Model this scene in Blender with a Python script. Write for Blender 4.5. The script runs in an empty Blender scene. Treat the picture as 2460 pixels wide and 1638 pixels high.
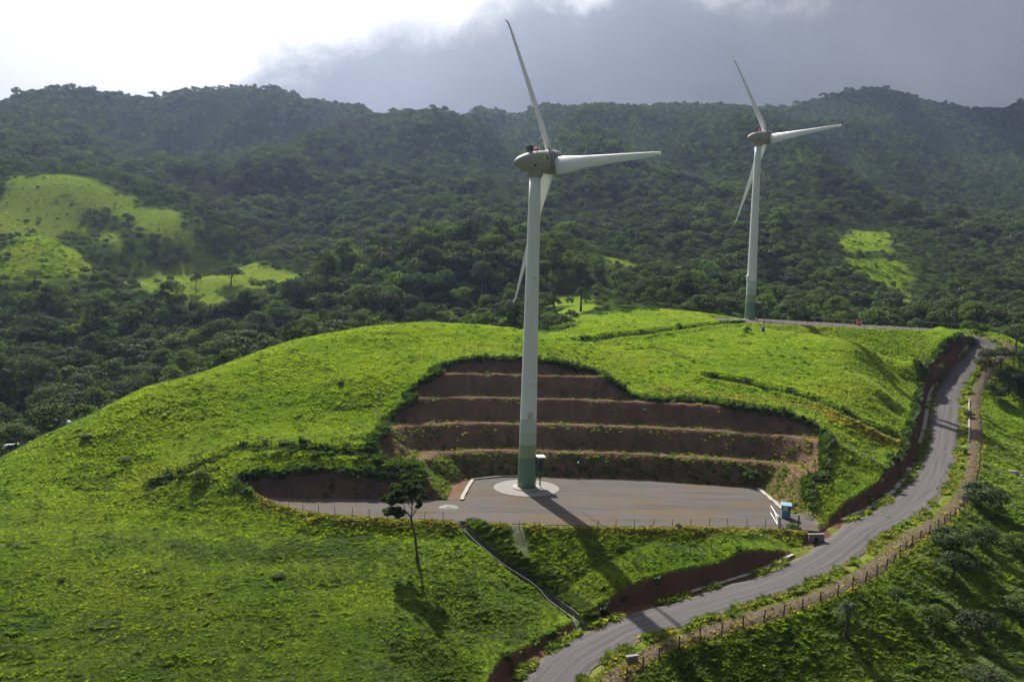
import bpy, bmesh, math, random
import numpy as np
from mathutils import Matrix, Vector

# ------------------------------------------------------------------ camera, sky, sun, exposure
SC = bpy.context.scene
COL = SC.collection
F_PX, CX, CY = 1900.0, 1230.0, 819.0          # focal length in pixels of the 2460 px wide photograph
PITCH, ROLL, ZC = math.radians(4.2), math.radians(1.49), 28.28
_f = np.array([0, math.cos(PITCH), -math.sin(PITCH)])
_u0 = np.array([0, math.sin(PITCH), math.cos(PITCH)])
_r0 = np.array([1.0, 0, 0])
_r = math.cos(ROLL) * _r0 + math.sin(ROLL) * _u0
_u = -math.sin(ROLL) * _r0 + math.cos(ROLL) * _u0
CAM = np.array([0, 0, ZC])

cd = bpy.data.cameras.new('camera')
cd.sensor_width = 36.0
cd.lens = F_PX / 2460 * 36.0
cd.clip_start, cd.clip_end = 0.5, 6000
cam = bpy.data.objects.new('camera', cd)
COL.objects.link(cam)
cam.matrix_world = Matrix(((_r[0], _u[0], -_f[0], CAM[0]), (_r[1], _u[1], -_f[1], CAM[1]),
                           (_r[2], _u[2], -_f[2], CAM[2]), (0, 0, 0, 1)))
SC.camera = cam

SUN_AZ, SUN_EL = math.radians(-20.0), math.radians(44.0)     # azimuth measured from the view direction (+Y), left negative
SUN_DIR = Vector((math.sin(SUN_AZ) * math.cos(SUN_EL), math.cos(SUN_AZ) * math.cos(SUN_EL), math.sin(SUN_EL)))
sd = bpy.data.lights.new('sun', 'SUN')
sd.energy, sd.angle, sd.color = 5.0, math.radians(0.55), (1.0, 0.95, 0.86)
sun = bpy.data.objects.new('sun', sd)
sun.rotation_euler = SUN_DIR.to_track_quat('Z', 'Y').to_euler()
COL.objects.link(sun)

SC.view_settings.view_transform = 'Standard'
SC.view_settings.look = 'None'
SC.view_settings.exposure = 0.85
SC.view_settings.gamma = 1.0
cy = SC.cycles
cy.max_bounces, cy.diffuse_bounces, cy.glossy_bounces, cy.transmission_bounces, cy.volume_bounces, cy.transparent_max_bounces = 4, 2, 2, 3, 0, 4
cy.caustics_reflective = cy.caustics_refractive = False
cy.sample_clamp_indirect = 4.0
cy.use_adaptive_sampling, cy.adaptive_threshold = True, 0.02


class NT:
    """small helper to write node trees"""
    def __init__(s, tree):
        s.t = tree
    def n(s, typ, **kw):
        nd = s.t.nodes.new(typ)
        ins = kw.pop('ins', {})
        for k, v in kw.items():
            setattr(nd, k, v)
        for k, v in ins.items():
            s.set(nd.inputs[k], v)
        return nd
    def set(s, sock, v):
        if isinstance(v, bpy.types.NodeSocket):
            s.t.links.new(v, sock)
        elif isinstance(v, bpy.types.Node):
            s.t.links.new(v.outputs[0], sock)
        else:
            sock.default_value = v
    def math(s, op, a, b=0.0, c=None, clamp=False):
        nd = s.n('ShaderNodeMath', operation=op, use_clamp=clamp)
        s.set(nd.inputs[0], a); s.set(nd.inputs[1], b)
        if c is not None:
            s.set(nd.inputs[2], c)
        return nd.outputs[0]
    def mix(s, fac, a, b, blend='MIX'):
        nd = s.n('ShaderNodeMix', data_type='RGBA', blend_type=blend)
        nd.clamp_factor = True
        s.set(nd.inputs[0], fac); s.set(nd.inputs[6], a); s.set(nd.inputs[7], b)
        return nd.outputs[2]
    def ramp(s, fac, stops, interp='LINEAR'):
        nd = s.n('ShaderNodeValToRGB')
        cr = nd.color_ramp; cr.interpolation = interp
        while len(cr.elements) < len(stops):
            cr.elements.new(0.5)
        for e, (p, c) in zip(cr.elements, stops):
            e.position = p
            e.color = c if len(c) == 4 else (*c, 1)
        s.set(nd.inputs[0], fac)
        return nd.outputs[0]
    def smooth(s, v, a, b):
        nd = s.n('ShaderNodeMapRange', interpolation_type='SMOOTHSTEP')
        s.set(nd.inputs[0], v); nd.inputs[1].default_value = a; nd.inputs[2].default_value = b
        return nd.outputs[0]
    def noise(s, vec, scale, detail=4.0, rough=0.55, dist=0.0):
        nd = s.n('ShaderNodeTexNoise')
        if vec is not None:
            s.set(nd.inputs['Vector'], vec)
        nd.inputs['Scale'].default_value = scale; nd.inputs['Detail'].default_value = detail
        nd.inputs['Roughness'].default_value = rough; nd.inputs['Distortion'].default_value = dist
        return nd.outputs[0]


def rgb(r, g, b):
    return (r, g, b, 1.0)


def build_world():
    w = bpy.data.worlds.new('World'); SC.world = w; w.use_nodes = True
    t = w.node_tree; t.nodes.clear(); N = NT(t)
    tc = N.n('ShaderNodeTexCoord')
    sky = N.n('ShaderNodeTexSky', sky_type='NISHITA')
    sky.sun_disc = False; sky.sun_elevation = SUN_EL; sky.sun_rotation = SUN_AZ
    sky.air_density = 1.0; sky.dust_density = 1.5; sky.ozone_density = 1.0
    d = tc.outputs['Generated']
    sep = N.n('ShaderNodeSeparateXYZ', ins={0: d})
    x, y, z = sep.outputs
    # project the direction on a cloud ceiling so clouds flatten towards the horizon
    zz = N.math('ADD', N.math('MAXIMUM', z, 0.0), 0.16)
    cv = N.n('ShaderNodeCombineXYZ', ins={0: N.math('DIVIDE', x, zz), 1: N.math('DIVIDE', y, zz), 2: 0.3}).outputs[0]
    n1 = N.noise(cv, 1.3, 7, 0.58, 0.35)
    n2 = N.noise(d, 5.5, 8, 0.6, 0.3)
    n3 = N.noise(d, 2.2, 4, 0.5)
    # glow of the sun through thin cloud
    dot = N.n('ShaderNodeVectorMath', operation='DOT_PRODUCT', ins={0: d, 1: tuple(SUN_DIR)}).outputs['Value']
    glow = N.math('POWER', N.math('MAXIMUM', dot, 0.0), 6.0)
    # a heavy grey bank on the right half of the view, ragged edge
    m = N.math('ADD', N.math('ADD', x, N.math('MULTIPLY', y, 0.9)), N.math('MULTIPLY', z, -2.3))
    m = N.math('ADD', m, N.math('MULTIPLY', N.math('SUBTRACT', n2, 0.5), 0.62))
    m = N.math('ADD', m, N.math('MULTIPLY', N.math('SUBTRACT', n1, 0.5), 0.25))
    bank = N.smooth(m, -0.03, 0.13)
    brk = N.math('ADD', n2, N.math('MULTIPLY', N.math('SUBTRACT', z, 0.40), 1.2))
    brk = N.math('MULTIPLY', N.smooth(brk, 0.37, 0.53), N.smooth(z, 0.265, 0.325))
    bank = N.math('MULTIPLY', bank, N.math('SUBTRACT', 1.0, N.math('MULTIPLY', brk, 0.85)))
    white = N.math('ADD', 1.0, N.math('MULTIPLY', glow, 12.5))
    whitec = N.n('ShaderNodeCombineXYZ', ins={0: white, 1: white, 2: N.math('MULTIPLY', white, 1.03)}).outputs[0]
    cover = N.smooth(N.math('ADD', n1, N.math('MULTIPLY', glow, 0.35)), 0.38, 0.58)
    open_sky = N.mix(cover, N.mix(1.0, sky.outputs[0], rgb(0.5, 0.5, 0.5), 'MULTIPLY'), whitec)
    g = N.math('ADD', N.math('ADD', 0.50, N.math('MULTIPLY', z, 2.8)),
               N.math('ADD', N.math('MULTIPLY', N.math('SUBTRACT', n3, 0.5), 1.6), N.math('MULTIPLY', N.math('SUBTRACT', n2, 0.5), 0.9)))
    g = N.math('ADD', g, N.math('MULTIPLY', N.smooth(dot, 0.72, 0.97), 2.0))
    bankc = N.n('ShaderNodeCombineXYZ', ins={0: N.math('MULTIPLY', g, 0.90), 1: N.math('MULTIPLY', g, 0.97), 2: N.math('MULTIPLY', g, 1.13)}).outputs[0]
    colr = N.mix(bank, open_sky, bankc)
    bg = N.n('ShaderNodeBackground', ins={0: colr, 1: 0.1})
    out = N.n('ShaderNodeOutputWorld'); t.links.new(bg.outputs[0], out.inputs[0])


build_world()

# ------------------------------------------------------------------ projection helpers (photo pixel <-> place)
K = 2460 / 2355.0     # the layout was read off a 2355 px wide view


def ray(px, py):
    return _f + (px * K - CX) / F_PX * _r - (py * K - CY) / F_PX * _u


def at(px, py, z=None, Y=None):
    d = ray(px, py)
    t = (z - ZC) / d[2] if z is not None else Y / d[1]
    return CAM + d * t


# ------------------------------------------------------------------ numpy noise
def _hash(ix, iy, seed):
    h = (ix.astype(np.int64) * 374761393 + iy.astype(np.int64) * 668265263 + seed * 974711) & 0xffffffff
    h = ((h ^ (h >> 13)) * 1274126177) & 0xffffffff
    return ((h ^ (h >> 16)) & 0xffff) / 65535.0


def vnoise(x, y, seed=0):
    ix, iy = np.floor(x), np.floor(y)
    fx, fy = x - ix, y - iy
    fx = fx * fx * (3 - 2 * fx); fy = fy * fy * (3 - 2 * fy)
    a = _hash(ix, iy, seed); b = _hash(ix + 1, iy, seed); c = _hash(ix, iy + 1, seed); d = _hash(ix + 1, iy + 1, seed)
    return (a + (b - a) * fx) * (1 - fy) + (c + (d - c) * fx) * fy


def fbm(x, y, octv=4, seed=0):
    v = 0; a = 0.5; s = 0
    for k in range(octv):
        c, sn = math.cos(0.6 * k), math.sin(0.6 * k)
        v = v + a * vnoise(x * c - y * sn + 17.3 * k, x * sn + y * c - 9.1 * k, seed + k)
        s += a; a *= 0.5; x = x * 2.03; y = y * 2.03
    return v / s - 0.5


def sstep(v, a, b):
    t = np.clip((v - a) / (b - a), 0, 1)
    return t * t * (3 - 2 * t)


def poly_sdf(P, x, y, wleft=1.0, wright=1.0):
    """unsigned distance outside a polygon, 0 inside; optional weight on sideways distance"""
    P = np.asarray(P); n = len(P)
    inside = np.zeros(x.shape, bool); best = np.full(x.shape, 1e9)
    for i in range(n):
        x1, y1 = P[i]; x2, y2 = P[(i + 1) % n]
        ex, ey = x2 - x1, y2 - y1
        t = np.clip(((x - x1) * ex + (y - y1) * ey) / (ex * ex + ey * ey + 1e-9), 0, 1)
        dx, dy = x - (x1 + t * ex), y - (y1 + t * ey)
        dx = np.where(dx < 0, dx * wleft, dx * wright)
        best = np.minimum(best, np.hypot(dx, dy))
        c = ((y1 > y) != (y2 > y)) & (x < (x2 - x1) * (y - y1) / (y2 - y1 + 1e-12) + x1)
        inside ^= c
    return np.where(inside, 0.0, best), inside, best


def polyline_dist(P, x, y):
    """distance, signed side (+ = right of travel), interpolated z, arc length"""
    P = np.asarray(P)
    best = np.full(x.shape, 1e9); side = np.zeros(x.shape); zz = np.zeros(x.shape); ss = np.zeros(x.shape); s0 = 0
    for i in range(len(P) - 1):
        x1, y1, z1 = P[i]; x2, y2, z2 = P[i + 1]
        ex, ey = x2 - x1, y2 - y1; L = math.hypot(ex, ey)
        t = np.clip(((x - x1) * ex + (y - y1) * ey) / (L * L), 0, 1)
        dx, dy = x - (x1 + t * ex), y - (y1 + t * ey)
        d = np.hypot(dx, dy); m = d < best
        best = np.where(m, d, best)
        side = np.where(m, np.sign(ey * dx - ex * dy), side)
        zz = np.where(m, z1 + t * (z2 - z1), zz); ss = np.where(m, s0 + t * L, ss)
        s0 += L
    return best, side, zz, ss


def resample(P, step):
    """smooth (Catmull-Rom) then even spacing"""
    P = np.asarray(P, float)
    Q = np.vstack([2 * P[0] - P[1], P, 2 * P[-1] - P[-2]])
    out = []
    for i in range(1, len(Q) - 2):
        p0, p1, p2, p3 = Q[i - 1], Q[i], Q[i + 1], Q[i + 2]
        for t in np.linspace(0, 1, 24, endpoint=False):
            out.append(0.5 * ((2 * p1) + (-p0 + p2) * t + (2 * p0 - 5 * p1 + 4 * p2 - p3) * t * t + (-p0 + 3 * p1 - 3 * p2 + p3) * t ** 3))
    out.append(P[-1]); out = np.array(out)
    s = np.concatenate([[0], np.cumsum(np.linalg.norm(np.diff(out[:, :2], axis=0), axis=1))])
    m = max(2, int(round(s[-1] / step)) + 1)
    si = np.linspace(0, s[-1], m)
    return np.stack([np.interp(si, s, out[:, k]) for k in range(out.shape[1])], 1)


def offset_line(P, off):
    """shift a polyline sideways (+ = right of travel)"""
    P = np.asarray(P, float)
    T = np.gradient(P[:, :2], axis=0); T /= np.linalg.norm(T, axis=1)[:, None] + 1e-9
    Q = P.copy(); Q[:, 0] += T[:, 1] * off; Q[:, 1] -= T[:, 0] * off
    return Q


# ------------------------------------------------------------------ the lie of the land
CP = []          # control points of the natural ground


def cp(px, py, Y, drop=0.0):
    p = at(px, py, Y=Y); CP.append((p[0], p[1], p[2] - drop))


def cw(x, y, z):
    CP.append((x, y, z))


# near field and foreground slope
for px, py, Y in [(0, 1567, 67), (300, 1567, 66), (600, 1567, 66), (900, 1567, 67), (1150, 1567, 69),
                  (0, 1400, 77), (200, 1400, 76), (400, 1450, 72.5), (700, 1450, 73), (950, 1450, 75), (1150, 1450, 77),
                  (0, 1250, 88), (200, 1270, 86), (400, 1300, 84), (650, 1330, 82), (850, 1330, 82.5), (1060, 1330, 83), (1250, 1380, 82),
                  (0, 1150, 98), (200, 1150, 98), (400, 1180, 96.5), (550, 1200, 94), (800, 1230, 90), (1000, 1245, 88.5), (1200, 1270, 87.5),
                  (1400, 1290, 87), (1600, 1270, 88.5), (1300, 1340, 84),
                  # crest of the near hill, left to right
                  (0, 1060, 112), (100, 1003, 117), (200, 962, 121), (330, 893, 128), (530, 835, 139), (700, 778, 147), (860, 752, 153),
                  (1000, 744, 156), (1140, 751, 157), (1240, 767, 158),
                  (200, 1060, 108), (400, 1000, 115), (300, 1080, 106.5), (550, 920, 125), (600, 1000, 114.5), (480, 1085, 103.5), (535, 1098, 101.8), (590, 1072, 104),
                  (700, 900, 127), (700, 1000, 114.5), (800, 990, 112.5), (800, 900, 126), (800, 800, 144), (900, 820, 139), (1000, 790, 146),
                  (560, 1050, 107), (640, 1035, 106), (760, 1040, 105.5), (880, 1050, 105.5), (950, 1065, 105.5),
                  (1100, 815, 138.5), (1000, 830, 135), (1200, 822, 138), (890, 930, 123.5), (870, 980, 117),
                  (1300, 800, 148), (1300, 850, 137), (1400, 888, 132.5), (1500, 900, 132), (1500, 930, 128), (1700, 935, 126), (1830, 952, 121.5),
                  # swale and second hill
                  (1330, 742, 182), (1400, 731, 188), (1500, 728, 192), (1600, 727, 194), (1400, 790, 162), (1500, 830, 149), (1500, 770, 168),
                  (1600, 780, 166), (1700, 800, 161), (1700, 760, 175), (1850, 790, 164), (2000, 800, 161), (2120, 810, 162),
                  (1800, 850, 147), (1900, 870, 143.5), (2030, 890, 142), (1630, 866, 141), (1760, 895, 137), (1880, 922, 132.5), (2010, 985, 125),
                  (2040, 940, 134),
                  (1920, 1010, 116), (2000, 1040, 113), (2080, 1052, 114), (1960, 1130, 102.5), (2060, 1110, 107),
                  # downhill side of the road, lower right
                  (2032 / K, 1530 / K, 76.5), (1700, 1480, 75), (1750, 1567, 70), (2000, 1567, 69.5), (2355, 1567, 72.5), (2200, 1450, 80.5),
                  (2355, 1300, 94), (2250, 1250, 98.5), (2150, 1300, 92), (2000, 1360, 86.5), (2355, 1100, 121), (2290, 1000, 142), (2355, 960, 152), (2355, 880, 172)]:
    if py > 1238 and px < 1180:
        # foreground meadow: a gentle slope falling towards the camera and the road
        d_ = ray(px, py); a_ = -3.3 - 1.6 * max(0.0, (px - 850) / 350.0)
        t_ = (a_ - 0.105 * 62 - ZC) / (d_[2] - 0.105 * d_[1]); Y = float(d_[1] * t_)
    cp(px, py, Y)
for x, y, z in [(-60, 45, -6), (0, 45, -8), (50, 45, -11), (0, 10, -16), (-90, 5, -14), (100, 20, -16), (0, -120, -40),
                (-140, 80, -10), (-190, 120, -25), (150, 90, -9), (200, 120, -11), (200, -80, -40), (-200, -80, -40), (120, 130, -0.5), (160, 170, 5)]:
    cw(x, y, z)
# the part of the near hill that was dug away for the platform
for x, y, z in [(-9, 127, 13.6), (3, 127, 14.2), (14, 126, 13.2), (-5, 132, 15.6), (6, 132, 15.7), (15, 131, 14.6), (24, 123, 11.4), (34, 121, 10.2), (-13, 122, 11.2), (-15, 116, 8.2), (42, 104.5, 3.6), (45, 109, 5.2), (40, 100, 1.9), (47, 113.5, 6.6), (38, 112, 7.5), (38, 106, 4.0)]:
    cw(x, y, z)
# valley woods on the left (ground lies below the tree tops that show)
for px, py, Y, dr in [(0, 1000, 150, 8), (200, 900, 165, 9), (0, 850, 180, 9), (300, 750, 225, 9), (0, 700, 232, 9), (600, 760, 205, 9), (800, 720, 215, 9),
                      (1000, 730, 205, 10), (1150, 735, 192, 10), (500, 830, 178, 9), (350, 880, 155, 9), (200, 960, 141, 8), (700, 770, 178, 10),
                      (1350, 700, 216, 0), (1500, 700, 228, 0), (1650, 700, 235, 2), (1300, 735, 190, 0),
                      # wooded knoll behind the near hill
                      (1000, 522, 272, 10), (1200, 508, 282, 10), (1400, 528, 282, 10), (850, 592, 256, 9), (720, 640, 252, 9), (1000, 640, 237, 10), (1250, 620, 240, 10),
                      (1100, 560, 262, 10), (1600, 600, 292, 9), (1800, 650, 272, 9), (2000, 690, 262, 9), (2200, 705, 268, 9), (2355, 712, 272, 9),
                      (1900, 735, 212, 3), (2100, 745, 216, 3), (2300, 752, 226, 4),
                      # pasture hill on the left
                      (0, 400, 400, 0), (150, 403, 395, 0), (300, 455, 375, 0), (450, 525, 352, 0), (600, 600, 328, 0), (690, 632, 312, 0),
                      (100, 470, 362, 0), (300, 560, 322, 0), (450, 640, 296, 0), (470, 690, 276, 0), (200, 430, 380, 0), (560, 640, 300, 0),
                      (75, 541, 302, 0), (190, 600, 292, 0), (50, 620, 272, 0), (0, 572, 292, 0), (180, 545, 330, 4), (250, 600, 300, 6),
                      # mountain on the left
                      (180, 187, 770, 8), (600, 185, 830, 8), (350, 264, 860, 8), (460, 200, 850, 8), (0, 218, 730, 8), (200, 300, 610, 8), (400, 400, 520, 8), (500, 300, 660, 8),
                      (600, 480, 445, 8), (700, 400, 545, 8), (700, 560, 378, 8), (800, 300, 730, 8), (850, 278, 870, 8), (150, 393, 455, 8), (720, 238, 850, 8),
                      # spur in the middle
                      (300, 236, 775, 8), (345, 275, 770, 8), (400, 268, 775, 8), (340, 262, 735, 8), (330, 290, 690, 8),
                      (1020, 230, 710, 8), (930, 245, 745, 8), (1140, 290, 650, 8), (1200, 370, 565, 8), (1000, 350, 565, 8), (1000, 450, 435, 8), (850, 420, 500, 8), (1250, 440, 470, 8),
                      (1240, 237, 910, 8), (1500, 227, 930, 8), (1700, 234, 1010, 8), (1830, 232, 1060, 8), (1980, 198, 1160, 8), (2100, 232, 1160, 8),
                      (2240, 254, 1160, 8), (2355, 225, 1110, 8), (1400, 300, 730, 8), (1400, 400, 525, 8), (1400, 470, 425, 8), (1600, 350, 625, 8), (1600, 450, 465, 8), (1600, 540, 355, 8),
                      (1850, 275, 850, 8), (1900, 350, 690, 8), (2000, 450, 510, 8), (2200, 330, 890, 8), (2080, 345, 760, 8), (2355, 380, 660, 8), (2200, 450, 570, 8), (2300, 550, 430, 8),
                      (2100, 560, 405, 0), (1980, 560, 385, 0), (2050, 620, 345, 0), (2100, 690, 305, 2), (1900, 600, 335, 8)]:
    cp(px, py, Y, dr)
for x, y, z in [(-30, 335, 40), (30, 335, 41), (-130, 330, 27), (-175, 340, 45), (-220, 470, 76), (-700, 1100, 120), (-300, 1150, 150), (0, 1200, 150), (400, 1350, 180), (900, 1450, 200),
                (-900, 700, 120), (-700, 450, 90), (-420, 300, 40), (1100, 1000, 260), (900, 700, 160), (500, 420, 60), (350, 250, 10), (-300, 180, -5), (-900, 1500, 60), (0, 1600, 80), (1300, 1600, 120)]:
    cw(x, y, z)
for px, py, Y in [(0, 218, 730), (90, 203, 750), (180, 187, 770), (260, 203, 810), (460, 200, 850), (600, 185, 830), (720, 236, 850), (790, 262, 858), (850, 278, 870), (930, 245, 745), (1020, 230, 710), (300, 216, 835), (330, 252, 850), (350, 264, 855), (375, 258, 855), (400, 244, 858), (540, 188, 840), (1140, 251, 915), (1190, 250, 915),
                  (1240, 237, 910), (1370, 229, 920), (1500, 227, 930), (1600, 231, 970), (1700, 234, 1010), (1830, 232, 1060), (1900, 212, 1110), (1980, 198, 1160), (2100, 232, 1160), (2240, 254, 1160), (2355, 225, 1110)]:
    p_ = at(px, py, Y=Y)
    cw(p_[0], p_[1] - 25, p_[2] - 15); cw(p_[0] * 1.07, p_[1] + 50, p_[2] - 24); cw(p_[0] * 1.16, p_[1] + 130, p_[2] - 60)
CP = np.array(CP)

# the road (photo centre line + height), from the bottom of the picture up to the second turbine
ROAD = np.array([[*at(px / K, py / K, z=z)] for px, py, z in
                 [(1300, 1668, -7.0), (1322, 1634, -6.7), (1372, 1586, -6.3), (1438, 1545, -5.9), (1499, 1513, -5.5), (1560, 1493, -5.1), (1645, 1466, -4.4), (1785, 1424, -3.2),
                  (1860, 1400, -2.6), (1932, 1369, -1.8), (2006, 1329, -1.1), (2075, 1272, -0.4), (2145, 1237, 0.1), (2203, 1194, 0.6), (2240, 1144, 1.3), (2258, 1092, 2.3),
                  (2270, 1030, 4.2), (2278, 953, 7.6), (2298, 911, 10.3), (2320, 882, 12.6), (2347, 855, 15.0), (2366, 833, 16.8), (2358, 815, 18.3), (2318, 803, 19.2)]])
ROAD = np.vstack([[-1.0, 50, -8.2], [1.2, 59, -7.7], ROAD])
RD = resample(ROAD, 1.0)
ROAD_W = 2.5
PAD1 = [tuple(at(px, py, z=0)[:2]) for px, py in
        [(612, 1150), (660, 1148), (850, 1150), (1060, 1151), (1085, 1104), (1150, 1097), (1340, 1101), (1500, 1107), (1745, 1125), (1800, 1172), (1870, 1198), (1885, 1222),
         (1790, 1214), (1600, 1211), (1400, 1210), (1250, 1206), (1100, 1200), (950, 1192), (850, 1188), (740, 1180), (680, 1168)]]
CUT_MAIN = [tuple(at(px, py, z=0)[:2]) for px, py in
            [(1035, 1145), (1045, 1115), (1085, 1100), (1150, 1095), (1340, 1099), (1500, 1105), (1745, 1123), (1805, 1170), (1850, 1200), (1800, 1213), (1400, 1205), (1100, 1190)]]
CUT_FINGER = [tuple(at(px, py, z=0)[:2]) for px, py in
              [(560, 1138), (600, 1140), (640, 1143), (850, 1146), (1055, 1149), (1100, 1190), (850, 1186), (740, 1178), (660, 1162)]]
PAD2Z = 20.55
PAD2 = [(49, 183), (56, 181), (66, 176.5), (80, 178), (96, 184), (110, 191.5), (116, 197), (108, 203), (90, 203), (60, 206), (50, 203)]
T1 = np.array([2.54, 107.78, 0.0]); T2 = np.array([58.68, 195.64, PAD2Z])


# ground above the road on its uphill side, so that the road lies in a cutting
_s = np.concatenate([[0], np.cumsum(np.linalg.norm(np.diff(RD[:, :2], axis=0), axis=1))])
_extra = []
for off, rise in ((-5.0, 2.3), (-8.0, 3.0), (5.0, -0.4), (8.5, -1.7)):
    o_ = offset_line(RD, off)
    for k in range(12, len(RD), 7):
        p_ = o_[k]
        d_ = poly_sdf(PAD1, np.array([p_[0]]), np.array([p_[1]]))[2][0]
        if off < 0 and (d_ < 2.2 or p_[1] > 174 or (RD[k, 0] > 33 and p_[1] < 99)):
            continue
        if off < 0 and RD[k, 0] < 34:
            rise_ = min(rise, -0.25 - RD[k, 2]) * (0.35 if RD[k, 0] < 10 else 1.0)
        else:
            rise_ = rise + (0.9 if off < 0 and p_[1] > 124 else 0.0)
        if off > 0 and (p_[1] > 190 or (off > 6 and p_[1] > 100)):
            continue
        _extra.append((p_[0], p_[1], RD[k, 2] + rise_))
CP = np.vstack([CP, _extra])


def tps_fit(P, lam=0.6):
    c = P[:, :2] / 100.0
    r2 = ((c[:, None] - c[None]) ** 2).sum(-1)
    A = 0.5 * r2 * np.log(r2 + 1e-12) + lam * 1e-3 * np.eye(len(P))
    B = np.c_[np.ones(len(P)), c]
    M = np.block([[A, B], [B.T, np.zeros((3, 3))]])
    return c, np.linalg.solve(M, np.r_[P[:, 2], 0, 0, 0])


_tc, _tw = tps_fit(CP)


def natural(x, y):
    sh = x.shape; q = np.c_[x.ravel(), y.ravel()] / 100.0; out = np.empty(len(q))
    for i in range(0, len(q), 20000):
        b = q[i:i + 20000]
        r2 = (b[:, :1] - _tc[None, :, 0]) ** 2 + (b[:, 1:] - _tc[None, :, 1]) ** 2
        out[i:i + 20000] = (0.5 * r2 * np.log(r2 + 1e-12)) @ _tw[:-3] + _tw[-3] + b @ _tw[-2:]
    return out.reshape(sh)


FACE_H, FACE_W, BENCH = 3.2, 2.15, 2.2


def terrace(d):
    z = np.zeros_like(d); x = np.maximum(d - 0.5, 0)
    for k in range(5):
        s = x - k * (FACE_W + BENCH)
        z = z + FACE_H * np.clip(s / FACE_W, 0, 1) + 0.12 * np.clip((s - FACE_W) / BENCH, 0, 1)
    return z + np.maximum(x - 5 * (FACE_W + BENCH) + BENCH, 0) * 1.5


# grooves and little scarps in the turf: (points in the photo, depth of ground there, groove depth, width)
def hits(pts):
    return [ground_hit(px, py) for px, py in pts]


def axis(parts):
    v = [parts[0][0]]
    for a, b, h in parts:
        n = max(1, int(round((b - a) / h)))
        v += list(np.linspace(a, b, n + 1)[1:])
    return np.array(v)


def grow(a, b, h0, h1):
    v = [a]; sg = 1 if b > a else -1; n = 0; h = h0
    while (b - v[-1]) * sg > 0:
        v.append(v[-1] + sg * h); h = min(h * 1.06, h1)
    return v[1:]


XS = np.array(sorted(grow(grow(-82, -420, 0.5, 4.2)[-1], -1100, 4.2, 22) + grow(-82, -420, 0.5, 4.2)) + list(axis([(-82, -45, 0.5), (-45, 62, 0.36), (62, 118, 0.5)]))
              + grow(118, 480, 0.5, 4.2) + grow(grow(118, 480, 0.5, 4.2)[-1], 1500, 4.2, 22))
YS = np.array(sorted(grow(58, -200, 0.5, 14)) + list(axis([(58, 142, 0.36), (142, 210, 0.6)])) + grow(210, 460, 0.65, 3.2) + grow(grow(210, 460, 0.65, 3.2)[-1], 1650, 3.4, 14))
GX, GY = np.meshgrid(XS, YS)
ZN = natural(GX, GY)
far = sstep(GY, 230, 420)
# gullies and ribs on the mountains
ZN = ZN + far * (13 * fbm(GX / 90, GY / 200, 4, 11) + 7 * fbm(GX / 40, GY / 70, 3, 23)) * sstep(GY, 250, 600) * np.clip((0.235 * GY + 22 - ZN) / 45, 0.12, 1)
wx = GX + 30 * fbm(GX / 160, GY / 160, 2, 81)
rid = 1 - np.abs(2 * vnoise(wx / 95, GY / 330, 83) - 1)
rid2 = 1 - np.abs(2 * vnoise(wx / 48 + 7, GY / 150, 87) - 1)
hold = np.clip((0.235 * GY + 22 - ZN) / 45, 0, 1) * sstep(GY, 430, 560)
ZN = ZN + hold * (52 * (rid - 0.55) + 20 * (rid2 - 0.55))
ZN = ZN + 1.0 * fbm(GX / 18, GY / 18, 3, 5) * (1 - far) * 0.6


def ground_hit(px, py, Z=None, far_y=1500, start=50):
    """where the line of sight through a photo pixel meets the ground"""
    Zs = ZN if Z is None else Z
    d = ray(px, py); d = d / d[1]
    ys = np.concatenate([np.arange(start, 260, 0.25), np.arange(260, far_y, 1.5)])
    xs = d[0] * ys; zs = ZC + d[2] * ys
    g = gsample(Zs, xs, ys)
    b = np.nonzero(g >= zs)[0]
    i = b[0] if len(b) else len(ys) - 1
    return np.array([xs[i], ys[i], g[i]])


def gsample(A, x, y):
    x = np.asarray(x, float); y = np.asarray(y, float)
    i = np.clip(np.searchsorted(XS, x) - 1, 0, len(XS) - 2); j = np.clip(np.searchsorted(YS, y) - 1, 0, len(YS) - 2)
    fx = np.clip((x - XS[i]) / (XS[i + 1] - XS[i]), 0, 1); fy = np.clip((y - YS[j]) / (YS[j + 1] - YS[j]), 0, 1)
    return (A[j, i] * (1 - fx) + A[j, i + 1] * fx) * (1 - fy) + (A[j + 1, i] * (1 - fx) + A[j + 1, i + 1] * fx) * fy


near = (GY > 40) & (GY < 240) & (GX > -95) & (GX < 150)
jj, ii = np.nonzero(near)
j0, j1, i0, i1 = jj.min(), jj.max() + 1, ii.min(), ii.max() + 1
sx, sy = GX[j0:j1, i0:i1], GY[j0:j1, i0:i1]
z0 = ZN[j0:j1, i0:i1].copy()
wob = 0.7 * fbm(sx / 5, sy / 5, 3, 31)
gully = 0.9 * fbm(sx / 1.1, sy / 3.0, 3, 33)

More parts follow.
